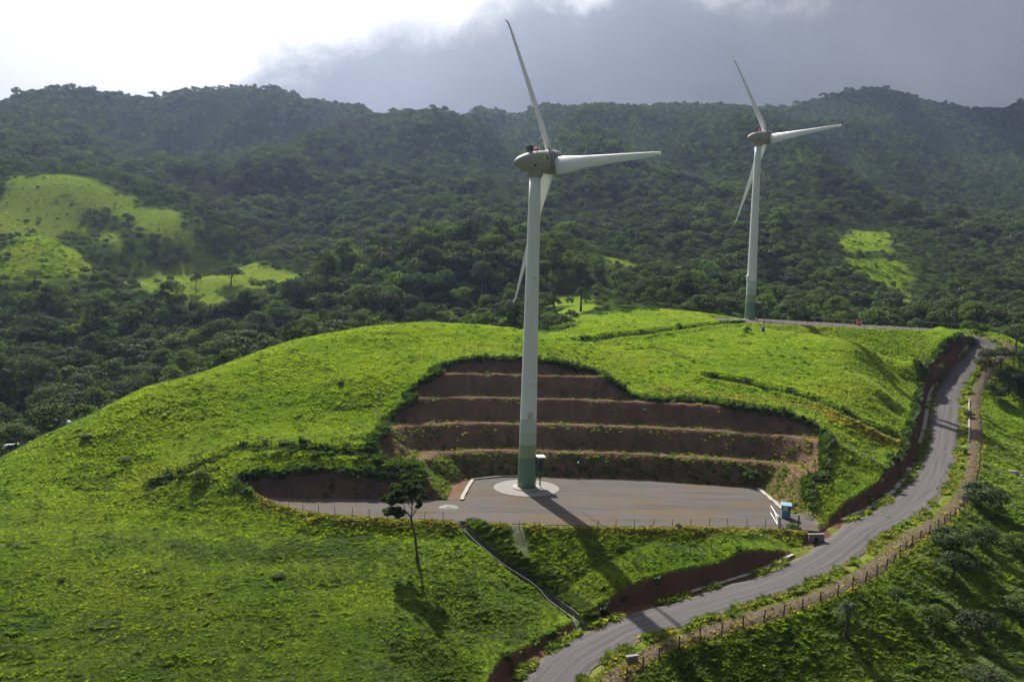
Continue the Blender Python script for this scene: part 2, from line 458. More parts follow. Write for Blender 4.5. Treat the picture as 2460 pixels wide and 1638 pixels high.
# turf grooves first
GROOVES = [([(345, 1122), (400, 1100), (450, 1078), (500, 1055), (560, 1032), (650, 1030), (760, 1038), (880, 1050), (955, 1064)], 0.9, 1.1),
           ([(1630, 866), (1720, 885), (1800, 903), (1880, 925), (1950, 955), (2010, 986), (2060, 1003)], 1.7, 1.5),
           ([(1320, 785), (1400, 776), (1480, 768), (1560, 757), (1640, 748), (1700, 745)], 1.7, 1.6),
           ([(1440, 805), (1500, 800), (1560, 815), (1600, 835)], 0.5, 1.2),
           ([(600, 1335), (700, 1345), (800, 1335), (850, 1290)], 0.22, 1.6)]
GROOVE_XY = []
for pts, dep, wid in GROOVES:
    h = resample(np.array(hits(pts)), 1.5); GROOVE_XY.append(h)
    d, _, _, _ = polyline_dist(h, sx, sy)
    z0 = z0 - dep * (1 - sstep(d + wob * 0.5, 0, wid)) + 0.25 * dep * np.exp(-((d - wid * 1.6) / 0.8) ** 2)
DRAIN = np.array([ground_hit(1062 + 278 * t_, 1216 + 216 * t_) for t_ in np.linspace(0, 1, 7)])
DR = resample(DRAIN, 1.0)
d_dr, _, z_dr, _ = polyline_dist(DR, sx, sy)

# platforms, cuts and banks
dm, in_m, _ = poly_sdf(CUT_MAIN, sx, sy, 0.55, 0.72)
dfg, in_f, _ = poly_sdf(CUT_FINGER, sx, sy, 0.8, 1.0)
_, in_p, bp = poly_sdf(PAD1, sx, sy)
d2, in_2, b2 = poly_sdf(PAD2, sx, sy)
dr, side, zr, sr = polyline_dist(RD, sx, sy)
rough = 0.22 * fbm(sx / 1.3, sy / 1.3, 3, 41)
gm = terrace(np.maximum(dm + wob * 0.6 - 0.85 * np.clip(gully, -0.12, 0.5), 0)) + rough * 0.8
gf = np.maximum(dfg - 0.2 + wob * 0.3, 0) * 1.9 + rough * 0.5
edge_r = np.maximum(dr - (ROAD_W + 1.2) + wob * 0.35, 0)
up_r = zr + np.where(side < 0, edge_r * 2.5, np.maximum(edge_r - 1.6, 0) * 0.4) + rough * 0.5
dn_r = zr - np.maximum(dr - (ROAD_W + 2.6), 0) * 0.62
z = np.maximum(z0, np.where(bp < 14, -np.maximum(np.where(in_p, 0, bp) - 0.8, 0) * 0.6, -99))
z = np.where(dr < 16, np.maximum(z, dn_r), z)
znat = z.copy()
z = np.minimum(z, np.minimum(gm, gf))
z = np.minimum(z, np.where(dr < 14, up_r, 99))
cut = np.clip((znat - z) / 0.35, 0, 1)
cut_road = np.clip((znat - up_r) / 0.35, 0, 1) * (dr < 14) * (side < 0)
cut = np.where((side > 0) & (dr < 9), 0, cut)
# second platform: cut a little into its own hill
pad2h = PAD2Z - 0.028 * np.maximum(sx - 66, 0)
z = np.where(d2 < 14, np.minimum(np.maximum(z, pad2h - 0.05 - np.maximum(d2 - 0.6, 0) * 0.55), pad2h + np.maximum(d2 - 0.5, 0) * 0.8), z)
# the drain channel, the road bed and the two gravel beds
z = z - 0.75 * (1 - sstep(d_dr, 0.35, 0.75))
road_in = 1 - sstep(dr, ROAD_W - 0.1, ROAD_W + 0.5)
z = z * (1 - road_in) + (zr - 0.16) * road_in
z = np.where(in_p, -0.16, z)
z = np.where(in_2, pad2h - 0.16, z)
gravel = np.where(in_p | in_2, 1.0, 0)
gravel = np.maximum(gravel, (1 - sstep(bp, 0.1, 0.7)) * (bp < 2))
# turf bumps
turf = (1 - cut) * (1 - road_in) * (1 - gravel) * sstep(dr, 2.0, 3.2)
z = z + turf * (0.27 * fbm(sx / 2.6, sy / 1.5, 3, 61) + 0.17 * fbm(sx / 0.9, sy / 0.7, 2, 71))
Z = ZN.copy(); Z[j0:j1, i0:i1] = z


def full(a, fill=0.0):
    A = np.full(GX.shape, fill); A[j0:j1, i0:i1] = a
    return A


# dry earth verge on the downhill side of the road and bare strips
verge = (side > 0) * sstep(dr, ROAD_W + 1.0, ROAD_W + 1.5) * (1 - sstep(dr + wob, ROAD_W + 2.8, ROAD_W + 3.5)) * sstep(sr, 14, 20)
vside = (1 - sstep(dr + wob * 1.6, ROAD_W + 0.15, ROAD_W + 1.3)) * 0.75
wash = [ground_hit(px, py, Z) for px, py in [(1185, 1205), (1192, 1225), (1198, 1250), (1205, 1270)]]
dw, _, _, sw = polyline_dist(np.array(wash), sx, sy)
washm = (1 - sstep(dw + wob * 0.6, 0.5, 1.3)) * sstep(-bp, -12, -0.1)
fringe = (1 - sstep(bp + wob * 2, 0.6, 2.6)) * (sy < 104)
track = [ground_hit(px, py, Z) for px, py in [(1500, 895), (1640, 910), (1760, 917), (1850, 935), (1940, 968), (2030, 1003), (2085, 1027), (2110, 1045)]]
dt, _, _, st = polyline_dist(np.array(track), sx, sy)
trackm = (1 - sstep(dt + wob, 0.8, 2.4)) * (1 - gravel) * (0.35 + 0.65 * sstep(st, 8, 34))
A_SOIL = full(np.clip(np.maximum(cut, cut_road), 0, 1) * (1 - gravel))
A_RED = full(cut_road)
A_GRAV = full(np.maximum(gravel, washm * 0.75))
A_DRY = full(np.clip(np.maximum(np.maximum(verge, vside * 1.2), np.maximum(fringe * 0.55, trackm * 0.6)), 0, 1))
A_VERGE = full(np.maximum(verge, 0))

# woods cover everything that is not pasture
PASTURE_PX = [[(0, 402), (150, 405), (300, 457), (450, 530), (600, 607), (695, 637), (640, 658), (560, 655), (505, 695), (480, 708), (400, 690), (330, 658), (300, 610), (250, 565), (175, 540), (90, 545), (0, 530)],
              [(0, 575), (75, 543), (130, 560), (190, 605), (175, 640), (0, 648)],
              [(1930, 540), (2055, 528), (2040, 582), (1940, 582)], [(1925, 590), (2060, 600), (2090, 640), (2100, 695), (1985, 640)],
              [(1290, 695), (1345, 690), (1385, 722), (1400, 736), (1300, 742)], [(1390, 600), (1450, 600), (1450, 612), (1390, 612)]]
GROVE = [tuple(ground_hit(px, py, Z, start=175)[:2]) for px, py in [(145, 452), (240, 486), (330, 528), (420, 590), (395, 628), (300, 590), (200, 520)]]
PASTURE = []
for poly in PASTURE_PX:
    PASTURE.append([tuple(ground_hit(px, py, Z, start=175)[:2]) for px, py in poly])
# edge of the grassy near hills (world outline)
MEADOW = [(-78, 40), (-80, 100), (-78, 112), (-70, 121), (-63, 133), (-52, 146), (-38, 157), (-20, 166), (0, 168), (12, 170), (18, 186), (26, 196), (44, 208), (60, 210), (92, 207), (112, 203),
          (119, 198), (122, 186), (113, 176), (103, 160), (108, 150), (120, 130), (125, 90), (120, 40)]


def forest_mask(x, y):
    m = np.ones(x.shape)
    for P in PASTURE:
        _, ins, b = poly_sdf(P, x, y)
        sd_ = np.where(ins, -b, b) + 20 * fbm(x / 14, y / 14, 3, 19)
        m = np.minimum(m, sstep(sd_, -2.0, 2.5))
    _, ins, b = poly_sdf(GROVE, x, y)
    m = np.maximum(m, 1 - sstep(np.where(ins, -b, b) + 14 * fbm(x / 14, y / 14, 3, 29), -2.0, 2.5))
    _, ins, b = poly_sdf(MEADOW, x, y)
    return np.where(ins, 0, m)


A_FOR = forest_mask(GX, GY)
LIGHTSCRUB = None
print('terrain', GX.shape, 'trees next')


# ------------------------------------------------------------------ object helpers
def mesh_obj(name, verts, faces, mat=None, parent=None, smooth=False, loc=None):
    me = bpy.data.meshes.new(name)
    me.from_pydata([tuple(v) for v in verts], [], [tuple(f) for f in faces])
    me.update()
    if smooth:
        me.shade_smooth()
    o = bpy.data.objects.new(name, me)
    if mat:
        for mm in (mat if isinstance(mat, (list, tuple)) else [mat]):
            me.materials.append(mm)
    COL.objects.link(o)
    if parent:
        o.parent = parent
    if loc is not None:
        o.location = loc
    return o


def empty(name, loc=(0, 0, 0), rz=0.0):
    o = bpy.data.objects.new(name, None); o.empty_display_size = 0.5
    o.location = loc; o.rotation_euler = (0, 0, rz); COL.objects.link(o)
    return o


def tag(o, label, cat, group=None):
    o['label'] = label; o['category'] = cat
    if group:
        o['group'] = group
    return o


def kind(o, k, label=None):
    o['kind'] = k
    if label:
        o['label'] = label
    return o


def child(name, me, parent, loc=(0, 0, 0), rot=None, scale=None):
    o = bpy.data.objects.new(name, me); COL.objects.link(o); o.parent = parent; o.location = loc
    if rot is not None:
        o.rotation_euler = rot
    if scale is not None:
        o.scale = scale
    return o


class MB:
    """collects simple solids into one mesh"""
    def __init__(s):
        s.v = []; s.f = []
    def add(s, v, f):
        n = len(s.v); s.v += [tuple(p) for p in v]; s.f += [tuple(i + n for i in q) for q in f]
        return s
    def box(s, c, d, M=None, bev=0.0):
        bm = bmesh.new(); bmesh.ops.create_cube(bm, size=1.0)
        for v in bm.verts:
            v.co = Vector((v.co.x * d[0], v.co.y * d[1], v.co.z * d[2]))
        if bev:
            bmesh.ops.bevel(bm, geom=bm.edges[:], offset=bev, segments=1, affect='EDGES')
        for v in bm.verts:
            p = M @ v.co if M is not None else v.co
            v.co = p + Vector(c)
        bm.verts.index_update()
        s.add([v.co[:] for v in bm.verts], [[v.index for v in f.verts] for f in bm.faces]); bm.free()
        return s
    def tube(s, P, R, n=8, cap=True):
        P = [Vector(p) for p in P]
        if not hasattr(R, '__len__'):
            R = [R] * len(P)
        base = len(s.v); ref = Vector((0.31, 0.2, 0.93))
        for i, p in enumerate(P):
            t = (P[min(i + 1, len(P) - 1)] - P[max(i - 1, 0)]).normalized()
            a = t.cross(ref)
            if a.length < 1e-3:
                a = t.cross(Vector((1, 0, 0)))
            a.normalize(); b = t.cross(a)
            for k in range(n):
                q = 2 * math.pi * k / n
                s.v.append(tuple(p + (a * math.cos(q) + b * math.sin(q)) * R[i]))
        for i in range(len(P) - 1):
            for k in range(n):
                a0 = base + i * n + k; a1 = base + i * n + (k + 1) % n
                s.f.append((a0, a1, a1 + n, a0 + n))
        if cap:
            s.f.append(tuple(base + k for k in range(n))[::-1]); s.f.append(tuple(base + (len(P) - 1) * n + k for k in range(n)))
        return s
    def lathe(s, prof, n=32, M=None):
        """prof: (radius, axial) along local Z"""
        base = len(s.v)
        for r, h in prof:
            for k in range(n):
                q = 2 * math.pi * k / n
                p = Vector((r * math.cos(q), r * math.sin(q), h)); s.v.append(tuple(M @ p if M is not None else p))
        for i in range(len(prof) - 1):
            for k in range(n):
                a0 = base + i * n + k; a1 = base + i * n + (k + 1) % n
                s.f.append((a0, a1, a1 + n, a0 + n))
        s.f.append(tuple(base + k for k in range(n))[::-1]); s.f.append(tuple(base + (len(prof) - 1) * n + k for k in range(n)))
        return s
    def mesh(s, name, mat=None, smooth=False):
        me = bpy.data.meshes.new(name); me.from_pydata(s.v, [], s.f); me.update()
        if smooth:
            me.shade_smooth()
        if mat:
            me.materials.append(mat)
        return me
    def obj(s, name, mat=None, parent=None, smooth=False, loc=None):
        return mesh_obj(name, s.v, s.f, mat, parent, smooth, loc)


# ------------------------------------------------------------------ materials
def material(name, fn):
    m = bpy.data.materials.new(name); m.use_nodes = True; t = m.node_tree; t.nodes.clear(); N = NT(t)
    out = N.n('ShaderNodeOutputMaterial')
    sh = fn(N)
    t.links.new(sh if isinstance(sh, bpy.types.NodeSocket) else sh.outputs[0], out.inputs[0])
    return m


def principled(N, col, rough=0.8, bump=None, bstr=0.3, bdist=0.05, spec=0.3, metal=0.0):
    p = N.n('ShaderNodeBsdfPrincipled')
    N.set(p.inputs['Base Color'], col); N.set(p.inputs['Roughness'], rough); p.inputs['Specular IOR Level'].default_value = spec
    p.inputs['Metallic'].default_value = metal
    if bump is not None:
        b = N.n('ShaderNodeBump', ins={'Height': bump, 'Strength': bstr, 'Distance': bdist}); N.t.links.new(b.outputs[0], p.inputs['Normal'])
    return p.outputs[0]


def leafy(N, col, trans_col, fac=0.45, rough=0.6):
    """thin leaf: reflects a bit, lets sun through"""
    d = N.n('ShaderNodeBsdfDiffuse', ins={0: col})
    tr = N.n('ShaderNodeBsdfTranslucent', ins={0: trans_col})
    m = N.n('ShaderNodeMixShader', ins={0: fac, 1: d.outputs[0], 2: tr.outputs[0]})
    g = N.n('ShaderNodeBsdfGlossy', ins={0: (1, 1, 1, 1), 'Roughness': rough})
    m2 = N.n('ShaderNodeMixShader', ins={0: 0.015, 1: m.outputs[0], 2: g.outputs[0]})
    return m2.outputs[0]


def simple(name, col, rough=0.7, var=0.15, scale=3.0, spec=0.3, metal=0.0, bump=0.2):
    def fn(N):
        tc = N.n('ShaderNodeTexCoord').outputs['Object']
        n = N.noise(tc, scale, 5, 0.6)
        c = N.mix(n, rgb(*[x * (1 - var) for x in col]), rgb(*[min(1, x * (1 + var)) for x in col]))
        return principled(N, c, rough, n, bump, 0.02, spec, metal)
    return material(name, fn)


def ground_fn(N):
    tc = N.n('ShaderNodeTexCoord').outputs['Object']
    at_ = lambda nm: N.n('ShaderNodeAttribute', attribute_name=nm).outputs['Fac']
    soil, red, grav, dry, forest, verge_ = at_('soil'), at_('red'), at_('gravel'), at_('dry'), at_('forest'), at_('verge')
    nbig = N.noise(tc, 0.035, 4, 0.55); nmid = N.noise(tc, 0.35, 5, 0.6); nfine = N.noise(tc, 2.6, 5, 0.65)
    st = N.n('ShaderNodeMapping', ins={0: tc}); st.inputs['Scale'].default_value = (0.35, 1.0, 1.0)
    nstr = N.noise(st.outputs[0], 0.9, 5, 0.65, 0.6)
    grass = N.ramp(nmid, [(0.25, (0.078, 0.142, 0.013)), (0.5, (0.120, 0.200, 0.018)), (0.75, (0.162, 0.228, 0.024))])
    grass = N.mix(N.smooth(nbig, 0.35, 0.65), grass, N.mix(0.5, grass, rgb(0.185, 0.215, 0.03)))
    grass = N.mix(N.math('MULTIPLY', N.smooth(nstr, 0.5, 0.72), 0.55), grass, rgb(0.055, 0.115, 0.014))
    grass = N.mix(N.math('MULTIPLY', N.smooth(nfine, 0.5, 0.75), 0.5), grass, rgb(0.045, 0.095, 0.012))
    grass = N.mix(N.math('MULTIPLY', at_('distant'), 0.4), grass, N.mix(nmid, rgb(0.085, 0.122, 0.022), rgb(0.150, 0.180, 0.034)))
    # earth
    vst = N.n('ShaderNodeMapping', ins={0: tc}); vst.inputs['Scale'].default_value = (2.2, 2.2, 0.25)
    nv = N.noise(vst.outputs[0], 1.2, 5, 0.65)
    earth = N.ramp(nmid, [(0.2, (0.085, 0.055, 0.044)), (0.5, (0.150, 0.090, 0.067)), (0.8, (0.215, 0.125, 0.088))])
    earth = N.mix(N.math('MULTIPLY', N.smooth(nv, 0.45, 0.7), 0.5), earth, rgb(0.10, 0.078, 0.070))
    earth = N.mix(N.math('MULTIPLY', N.smooth(nfine, 0.54, 0.68), 0.75), earth, rgb(0.052, 0.050, 0.030))
    redc = N.ramp(nfine, [(0.25, (0.085, 0.042, 0.030)), (0.7, (0.150, 0.075, 0.052))])
    earth = N.mix(N.math('MULTIPLY', red, 0.75), earth, redc)
    gravc = N.ramp(nfine, [(0.25, (0.085, 0.080, 0.078)), (0.75, (0.165, 0.153, 0.145))])
    dryc = N.ramp(nfine, [(0.25, (0.085, 0.085, 0.030)), (0.75, (0.170, 0.150, 0.070))])
    vergec = N.ramp(nfine, [(0.25, (0.075, 0.058, 0.045)), (0.75, (0.165, 0.130, 0.102))])
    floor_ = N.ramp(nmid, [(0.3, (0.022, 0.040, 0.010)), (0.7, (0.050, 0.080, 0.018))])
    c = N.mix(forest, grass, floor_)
    c = N.mix(N.math('MULTIPLY', dry, N.smooth(nfine, 0.2, 0.6)), c, dryc)
    c = N.mix(verge_, c, vergec)
    c = N.mix(N.smooth(N.math('ADD', soil, N.math('MULTIPLY', N.math('SUBTRACT', nmid, 0.5), 0.5)), 0.35, 0.6), c, earth)
    c = N.mix(grav, c, gravc)
    hgt = N.math('ADD', nfine, N.math('MULTIPLY', N.noise(tc, 9.0, 3, 0.6), 0.5))
    return principled(N, c, 1.0, hgt, 0.6, 0.22, 0.0)


M_GROUND = material('ground', ground_fn)


def gravel_fn(N, tint=1.0):
    tc = N.n('ShaderNodeTexCoord').outputs['Object']
    n0 = N.noise(tc, 0.09, 4, 0.6, 0.4); n1 = N.noise(tc, 0.5, 5, 0.6); n2 = N.noise(tc, 14.0, 3, 0.7); n3 = N.noise(tc, 4.0, 4, 0.7)
    st = N.n('ShaderNodeMapping', ins={0: tc}); st.inputs['Scale'].default_value = (0.07, 1.1, 1.0); st.inputs['Rotation'].default_value = (0, 0, 0.06)
    ns = N.noise(st.outputs[0], 0.9, 4, 0.6, 0.5)
    c = N.ramp(n3, [(0.25, (0.072 * tint, 0.065 * tint, 0.061 * tint)), (0.55, (0.110 * tint, 0.099 * tint, 0.092 * tint)), (0.8, (0.150 * tint, 0.135 * tint, 0.122 * tint))])
    c = N.mix(N.math('MULTIPLY', N.smooth(n0, 0.48, 0.60), 0.55), c, rgb(0.115, 0.084, 0.040))
    c = N.mix(N.math('MULTIPLY', N.smooth(n1, 0.50, 0.66), 0.55), c, rgb(0.125, 0.085, 0.066))
    c = N.mix(N.math('MULTIPLY', N.smooth(ns, 0.48, 0.62), 0.6), c, rgb(0.060, 0.057, 0.059))
    c = N.mix(N.math('MULTIPLY', N.smooth(n2, 0.55, 0.7), 0.35), c, rgb(0.15, 0.14, 0.132))
    return principled(N, c, 0.93, N.math('ADD', n2, n3), 0.5, 0.05, 0.04)


M_PAD = material('gravel_platform', gravel_fn)


def road_fn(N):
    at_ = lambda nm: N.n('ShaderNodeAttribute', attribute_name=nm).outputs['Fac']
    tc = N.n('ShaderNodeTexCoord').outputs['Object']
    v = at_('across'); l = at_('along')
    uv = N.n('ShaderNodeCombineXYZ', ins={0: N.math('MULTIPLY', v, 4.0), 1: N.math('MULTIPLY', l, 0.04), 2: 0.0}).outputs[0]
    ns = N.noise(uv, 1.4, 4, 0.55, 0.0); n2 = N.noise(tc, 13.0, 3, 0.7); n1 = N.noise(tc, 0.7, 4, 0.6)
    c = N.ramp(ns, [(0.25, (0.068, 0.065, 0.067)), (0.5, (0.102, 0.096, 0.097)), (0.75, (0.140, 0.131, 0.128))])
    c = N.mix(N.math('MULTIPLY', N.smooth(n2, 0.52, 0.68), 0.4), c, rgb(0.19, 0.18, 0.17))
    c = N.mix(N.math('MULTIPLY', N.smooth(n2, 0.48, 0.36), 0.4), c, rgb(0.05, 0.047, 0.048))
    edge = N.smooth(N.math('ADD', N.math('ABSOLUTE', v), N.math('MULTIPLY', N.math('SUBTRACT', n1, 0.5), 0.5)), 0.80, 1.02)
    c = N.mix(N.math('MULTIPLY', edge, 0.6), c, rgb(0.165, 0.150, 0.065))
    return principled(N, c, 0.93, N.math('ADD', n2, ns), 0.5, 0.05, 0.04)


M_ROAD = material('gravel_road', road_fn)
M_CONC = simple('concrete', (0.33, 0.305, 0.26), 0.85, 0.18, 2.2)
M_CONC2 = simple('grey_concrete', (0.20, 0.19, 0.178), 0.88, 0.2, 1.6)
M_POST = simple('weathered_wood', (0.060, 0.052, 0.044), 0.9, 0.3, 6)
M_WIRE = simple('galvanised_wire', (0.12, 0.12, 0.12), 0.7, 0.1, 4, metal=0.3)
M_CONC3 = simple('stained_concrete', (0.105, 0.10, 0.088), 0.9, 0.25, 1.6)
M_WHITE = simple('white_paint', (0.78, 0.79, 0.79), 0.42, 0.05, 0.8, bump=0.03)
M_NAC = simple('nacelle_grey', (0.33, 0.31, 0.30), 0.5, 0.10, 1.2, bump=0.05)
M_HUB = simple('hub_grey', (0.24, 0.235, 0.24), 0.5, 0.12, 1.4, bump=0.05)
M_DARK = simple('dark_metal', (0.030, 0.032, 0.034), 0.55, 0.2, 5)
M_CREAM = simple('cream_paint', (0.72, 0.68, 0.52), 0.5, 0.05, 2)
M_GREEN = simple('green_paint', (0.070, 0.150, 0.100), 0.5, 0.1, 2)
M_LOGOBG = simple('logo_yellow', (0.56, 0.58, 0.22), 0.5, 0.06, 2)
M_LOGO = simple('logo_green', (0.060, 0.130, 0.050), 0.5, 0.06, 2)
M_BLUE = simple('blue_grey_panel', (0.115, 0.215, 0.270), 0.5, 0.12, 3)
M_BLUE2 = simple('blue_grey_roof', (0.20, 0.33, 0.39), 0.45, 0.12, 3)
M_GLASS = simple('window_glass', (0.55, 0.62, 0.66), 0.12, 0.06, 2, spec=0.6)
M_REDP = simple('red_paint', (0.36, 0.045, 0.032), 0.5, 0.15, 3)
M_DRUM = simple('blue_plastic', (0.030, 0.060, 0.30), 0.45, 0.1, 3)
M_TIN = simple('tin_roof', (0.30, 0.29, 0.27), 0.45, 0.15, 4, metal=0.3)
M_ROCK = simple('pale_stone', (0.24, 0.225, 0.205), 0.9, 0.25, 1.5, bump=0.5)


def beacon_fn(N):
    e = N.n('ShaderNodeEmission', ins={0: rgb(1.0, 0.05, 0.07), 1: 0.9})
    return e.outputs[0]


M_BEACON = material('red_beacon', beacon_fn)


def tower_fn(N):
    tc = N.n('ShaderNodeTexCoord').outputs['Object']
    z_ = N.n('ShaderNodeSeparateXYZ', ins={0: tc}).outputs[2]
    n = N.noise(tc, 0.9, 4, 0.6)
    st = N.n('ShaderNodeMapping', ins={0: tc}); st.inputs['Scale'].default_value = (3.0, 3.0, 0.12)
    ns = N.noise(st.outputs[0], 1.5, 5, 0.6)
    c = N.ramp(N.math('DIVIDE', z_, 20.0), [(0.0, (0.125, 0.240, 0.150)), (0.222, (0.275, 0.360, 0.175)), (0.312, (0.44, 0.55, 0.46)), (0.397, (0.53, 0.63, 0.55)), (0.487, (0.80, 0.82, 0.81))], 'CONSTANT')
    c = N.mix(N.math('MULTIPLY', N.smooth(ns, 0.5, 0.8), 0.14), c, rgb(0.22, 0.21, 0.17))
    c = N.mix(N.math('MULTIPLY', n, 0.06), c, rgb(0.3, 0.3, 0.28))
    return principled(N, c, 0.42, None, spec=0.4)


M_TOWER = material('tower_paint', tower_fn)


def foliage_fn(base, tip, trans, fac=0.42, hue=0.38, meadow=False):
    def fn(N):
        oi = N.n('ShaderNodeObjectInfo').outputs['Random']
        tc = N.n('ShaderNodeTexCoord').outputs['Object']
        n = N.noise(tc, 0.8, 3, 0.6)
        if meadow:
            n = N.smooth(N.noise(N.n('ShaderNodeNewGeometry').outputs['Position'], 0.11, 5, 0.62), 0.3, 0.7)
        r2 = N.math('FRACT', N.math('MULTIPLY', oi, 7.31))
        c = N.mix(n, rgb(*base), rgb(*tip))
        if meadow:
            big = N.noise(N.n('ShaderNodeNewGeometry').outputs['Position'], 0.035, 6, 0.65)
            c = N.mix(N.math('MULTIPLY', N.smooth(big, 0.48, 0.66), 0.35), c, rgb(0.205, 0.215, 0.050))
        warm = N.mix(1.0, c, rgb(1.35, 1.12, 0.7), 'MULTIPLY'); cool = N.mix(1.0, c, rgb(0.72, 0.84, 1.05), 'MULTIPLY')
        c = N.mix(hue, c, N.mix(oi, cool, warm))
        val = N.math('ADD', 0.66, N.math('MULTIPLY', r2, 0.72)) if not meadow else N.math('ADD', 0.9, N.math('MULTIPLY', r2, 0.2))
        c = N.mix(1.0, c, N.n('ShaderNodeCombineXYZ', ins={0: val, 1: val, 2: val}).outputs[0], 'MULTIPLY')
        t = N.mix(1.0, c, rgb(*trans), 'MULTIPLY')
        return leafy(N, c, t, fac)
    return fn


M_LEAF = [material('leaf_deep', foliage_fn((0.032, 0.050, 0.020), (0.058, 0.084, 0.028), (1.5, 1.7, 0.7), 0.36)),
          material('leaf_fresh', foliage_fn((0.044, 0.076, 0.018), (0.084, 0.120, 0.026), (1.5, 1.7, 0.6), 0.42)),
          material('leaf_dusty', foliage_fn((0.044, 0.058, 0.028), (0.076, 0.090, 0.042), (1.3, 1.4, 0.8), 0.34))]
M_PALM = material('palm_leaf', foliage_fn((0.040, 0.062, 0.026), (0.072, 0.098, 0.040), (1.3, 1.5, 0.7), 0.3))
M_BARK = simple('bark', (0.085, 0.070, 0.056), 0.92, 0.3, 5, bump=0.5)
M_BARKL = simple('pale_bark', (0.20, 0.18, 0.155), 0.9, 0.3, 5, bump=0.5)
M_GRASS = [material('grass_blades', foliage_fn((0.118, 0.205, 0.019), (0.195, 0.272, 0.026), (1.75, 1.68, 0.65), 0.66, 0.13, True)),
           material('grass_tussock', foliage_fn((0.074, 0.140, 0.016), (0.120, 0.185, 0.022), (1.7, 1.7, 0.6), 0.60, 0.3, True)),
           material('weeds', foliage_fn((0.040, 0.075, 0.014), (0.075, 0.120, 0.022), (1.5, 1.7, 0.6), 0.42, 0.4)),
           material('grass_dry', foliage_fn((0.260, 0.245, 0.050), (0.350, 0.310, 0.090), (1.4, 1.35, 0.6), 0.55, 0.35))]
#__PART2__

# ------------------------------------------------------------------ setting: ground, road, platforms
def build_ground():
    ny, nx = GX.shape
    v = np.stack([GX, GY, Z], -1).reshape(-1, 3).astype(np.float32)
    idx = np.arange(ny * nx, dtype=np.int32).reshape(ny, nx)
    q = np.stack([idx[:-1, :-1], idx[:-1, 1:], idx[1:, 1:], idx[1:, :-1]], -1).reshape(-1, 4)
    me = bpy.data.meshes.new('ground')
    me.vertices.add(len(v)); me.vertices.foreach_set('co', v.ravel())
    me.loops.add(q.size); me.loops.foreach_set('vertex_index', q.ravel())
    me.polygons.add(len(q)); me.polygons.foreach_set('loop_start', np.arange(0, q.size, 4, dtype=np.int32))
    me.update(calc_edges=True); me.shade_smooth()
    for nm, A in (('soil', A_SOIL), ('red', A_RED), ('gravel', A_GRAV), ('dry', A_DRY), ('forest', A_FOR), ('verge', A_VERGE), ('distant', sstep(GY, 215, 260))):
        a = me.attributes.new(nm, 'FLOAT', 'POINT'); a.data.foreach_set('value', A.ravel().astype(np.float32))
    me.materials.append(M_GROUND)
    o = bpy.data.objects.new('ground', me); COL.objects.link(o)
    kind(o, 'structure', 'green rolling pasture and wooded hills with cut earth terraces')


build_ground()


def build_road():
    P = RD; n = len(P); m = 11
    T = np.gradient(P[:, :2], axis=0); T /= np.linalg.norm(T, axis=1)[:, None]
    R = np.c_[T[:, 1], -T[:, 0]]
    s = np.concatenate([[0], np.cumsum(np.linalg.norm(np.diff(P[:, :2], axis=0), axis=1))])
    v = []; ac = []; al = []
    for i in range(n):
        for k in range(m):
            t = -1 + 2 * k / (m - 1)
            w = ROAD_W + 0.18 * math.sin(s[i] * 0.7 + (1 if t > 0 else 4)) + 0.12 * math.sin(s[i] * 1.9)
            e = P[i, :2] + R[i] * t * w
            v.append((e[0], e[1], P[i, 2] + 0.02 + 0.05 * (1 - t * t) - 0.03 * math.exp(-((abs(t) - 0.45) / 0.15) ** 2) - (0.10 if abs(t) == 1 else 0))); ac.append(t); al.append(s[i])
    f = [(i * m + k, i * m + k + 1, (i + 1) * m + k + 1, (i + 1) * m + k) for i in range(n - 1) for k in range(m - 1)]
    o = mesh_obj('road', v, f, M_ROAD, smooth=True)
    for nm, dta in (('across', ac), ('along', al)):
        a = o.data.attributes.new(nm, 'FLOAT', 'POINT'); a.data.foreach_set('value', np.array(dta, np.float32))
    kind(o, 'structure', 'grey gravel road curving up to the far turbine')


build_road()


def build_pad(name, poly, zf, mat, label, step=0.8):
    P = np.array(poly)
    Pd = []
    for i in range(len(P)):
        a, b = P[i], P[(i + 1) % len(P)]; L = np.linalg.norm(b - a); k = max(1, int(L / 1.2))
        for t in range(k):
            q = a + (b - a) * t / k
            Pd.append(q)
    Pd = np.array(Pd)
    nrm = 0.22 * np.stack([fbm(Pd[:, 0] / 1.6, Pd[:, 1] / 1.6, 2, 5), fbm(Pd[:, 0] / 1.6, Pd[:, 1] / 1.6, 2, 6)], 1)
    Pd = Pd + nrm
    bm = bmesh.new()
    vs = [bm.verts.new((q[0], q[1], zf(q[0]))) for q in Pd]
    bm.faces.new(vs)
    low = [bm.verts.new((q[0], q[1], zf(q[0]) - 0.2)) for q in Pd]
    for i in range(len(vs)):
        j = (i + 1) % len(vs); bm.faces.new((vs[j], vs[i], low[i], low[j]))
    bmesh.ops.triangulate(bm, faces=bm.faces[:1])
    bmesh.ops.recalc_face_normals(bm, faces=bm.faces[:])
    me = bpy.data.meshes.new(name); bm.to_mesh(me); bm.free()
    me.materials.append(mat)
    o = bpy.data.objects.new(name, me); COL.objects.link(o); kind(o, 'structure', label)


build_pad('gravel_platform', PAD1, lambda x: 0.012, M_PAD, 'grey gravel platform around the near turbine')
build_pad('gravel_platform', PAD2, lambda x: PAD2Z - 0.028 * max(x - 66, 0) + 0.012, M_PAD, 'pale gravel platform of the far turbine')


# ------------------------------------------------------------------ wind turbines
HUB_H = 44.5
R_TIP = 23.66


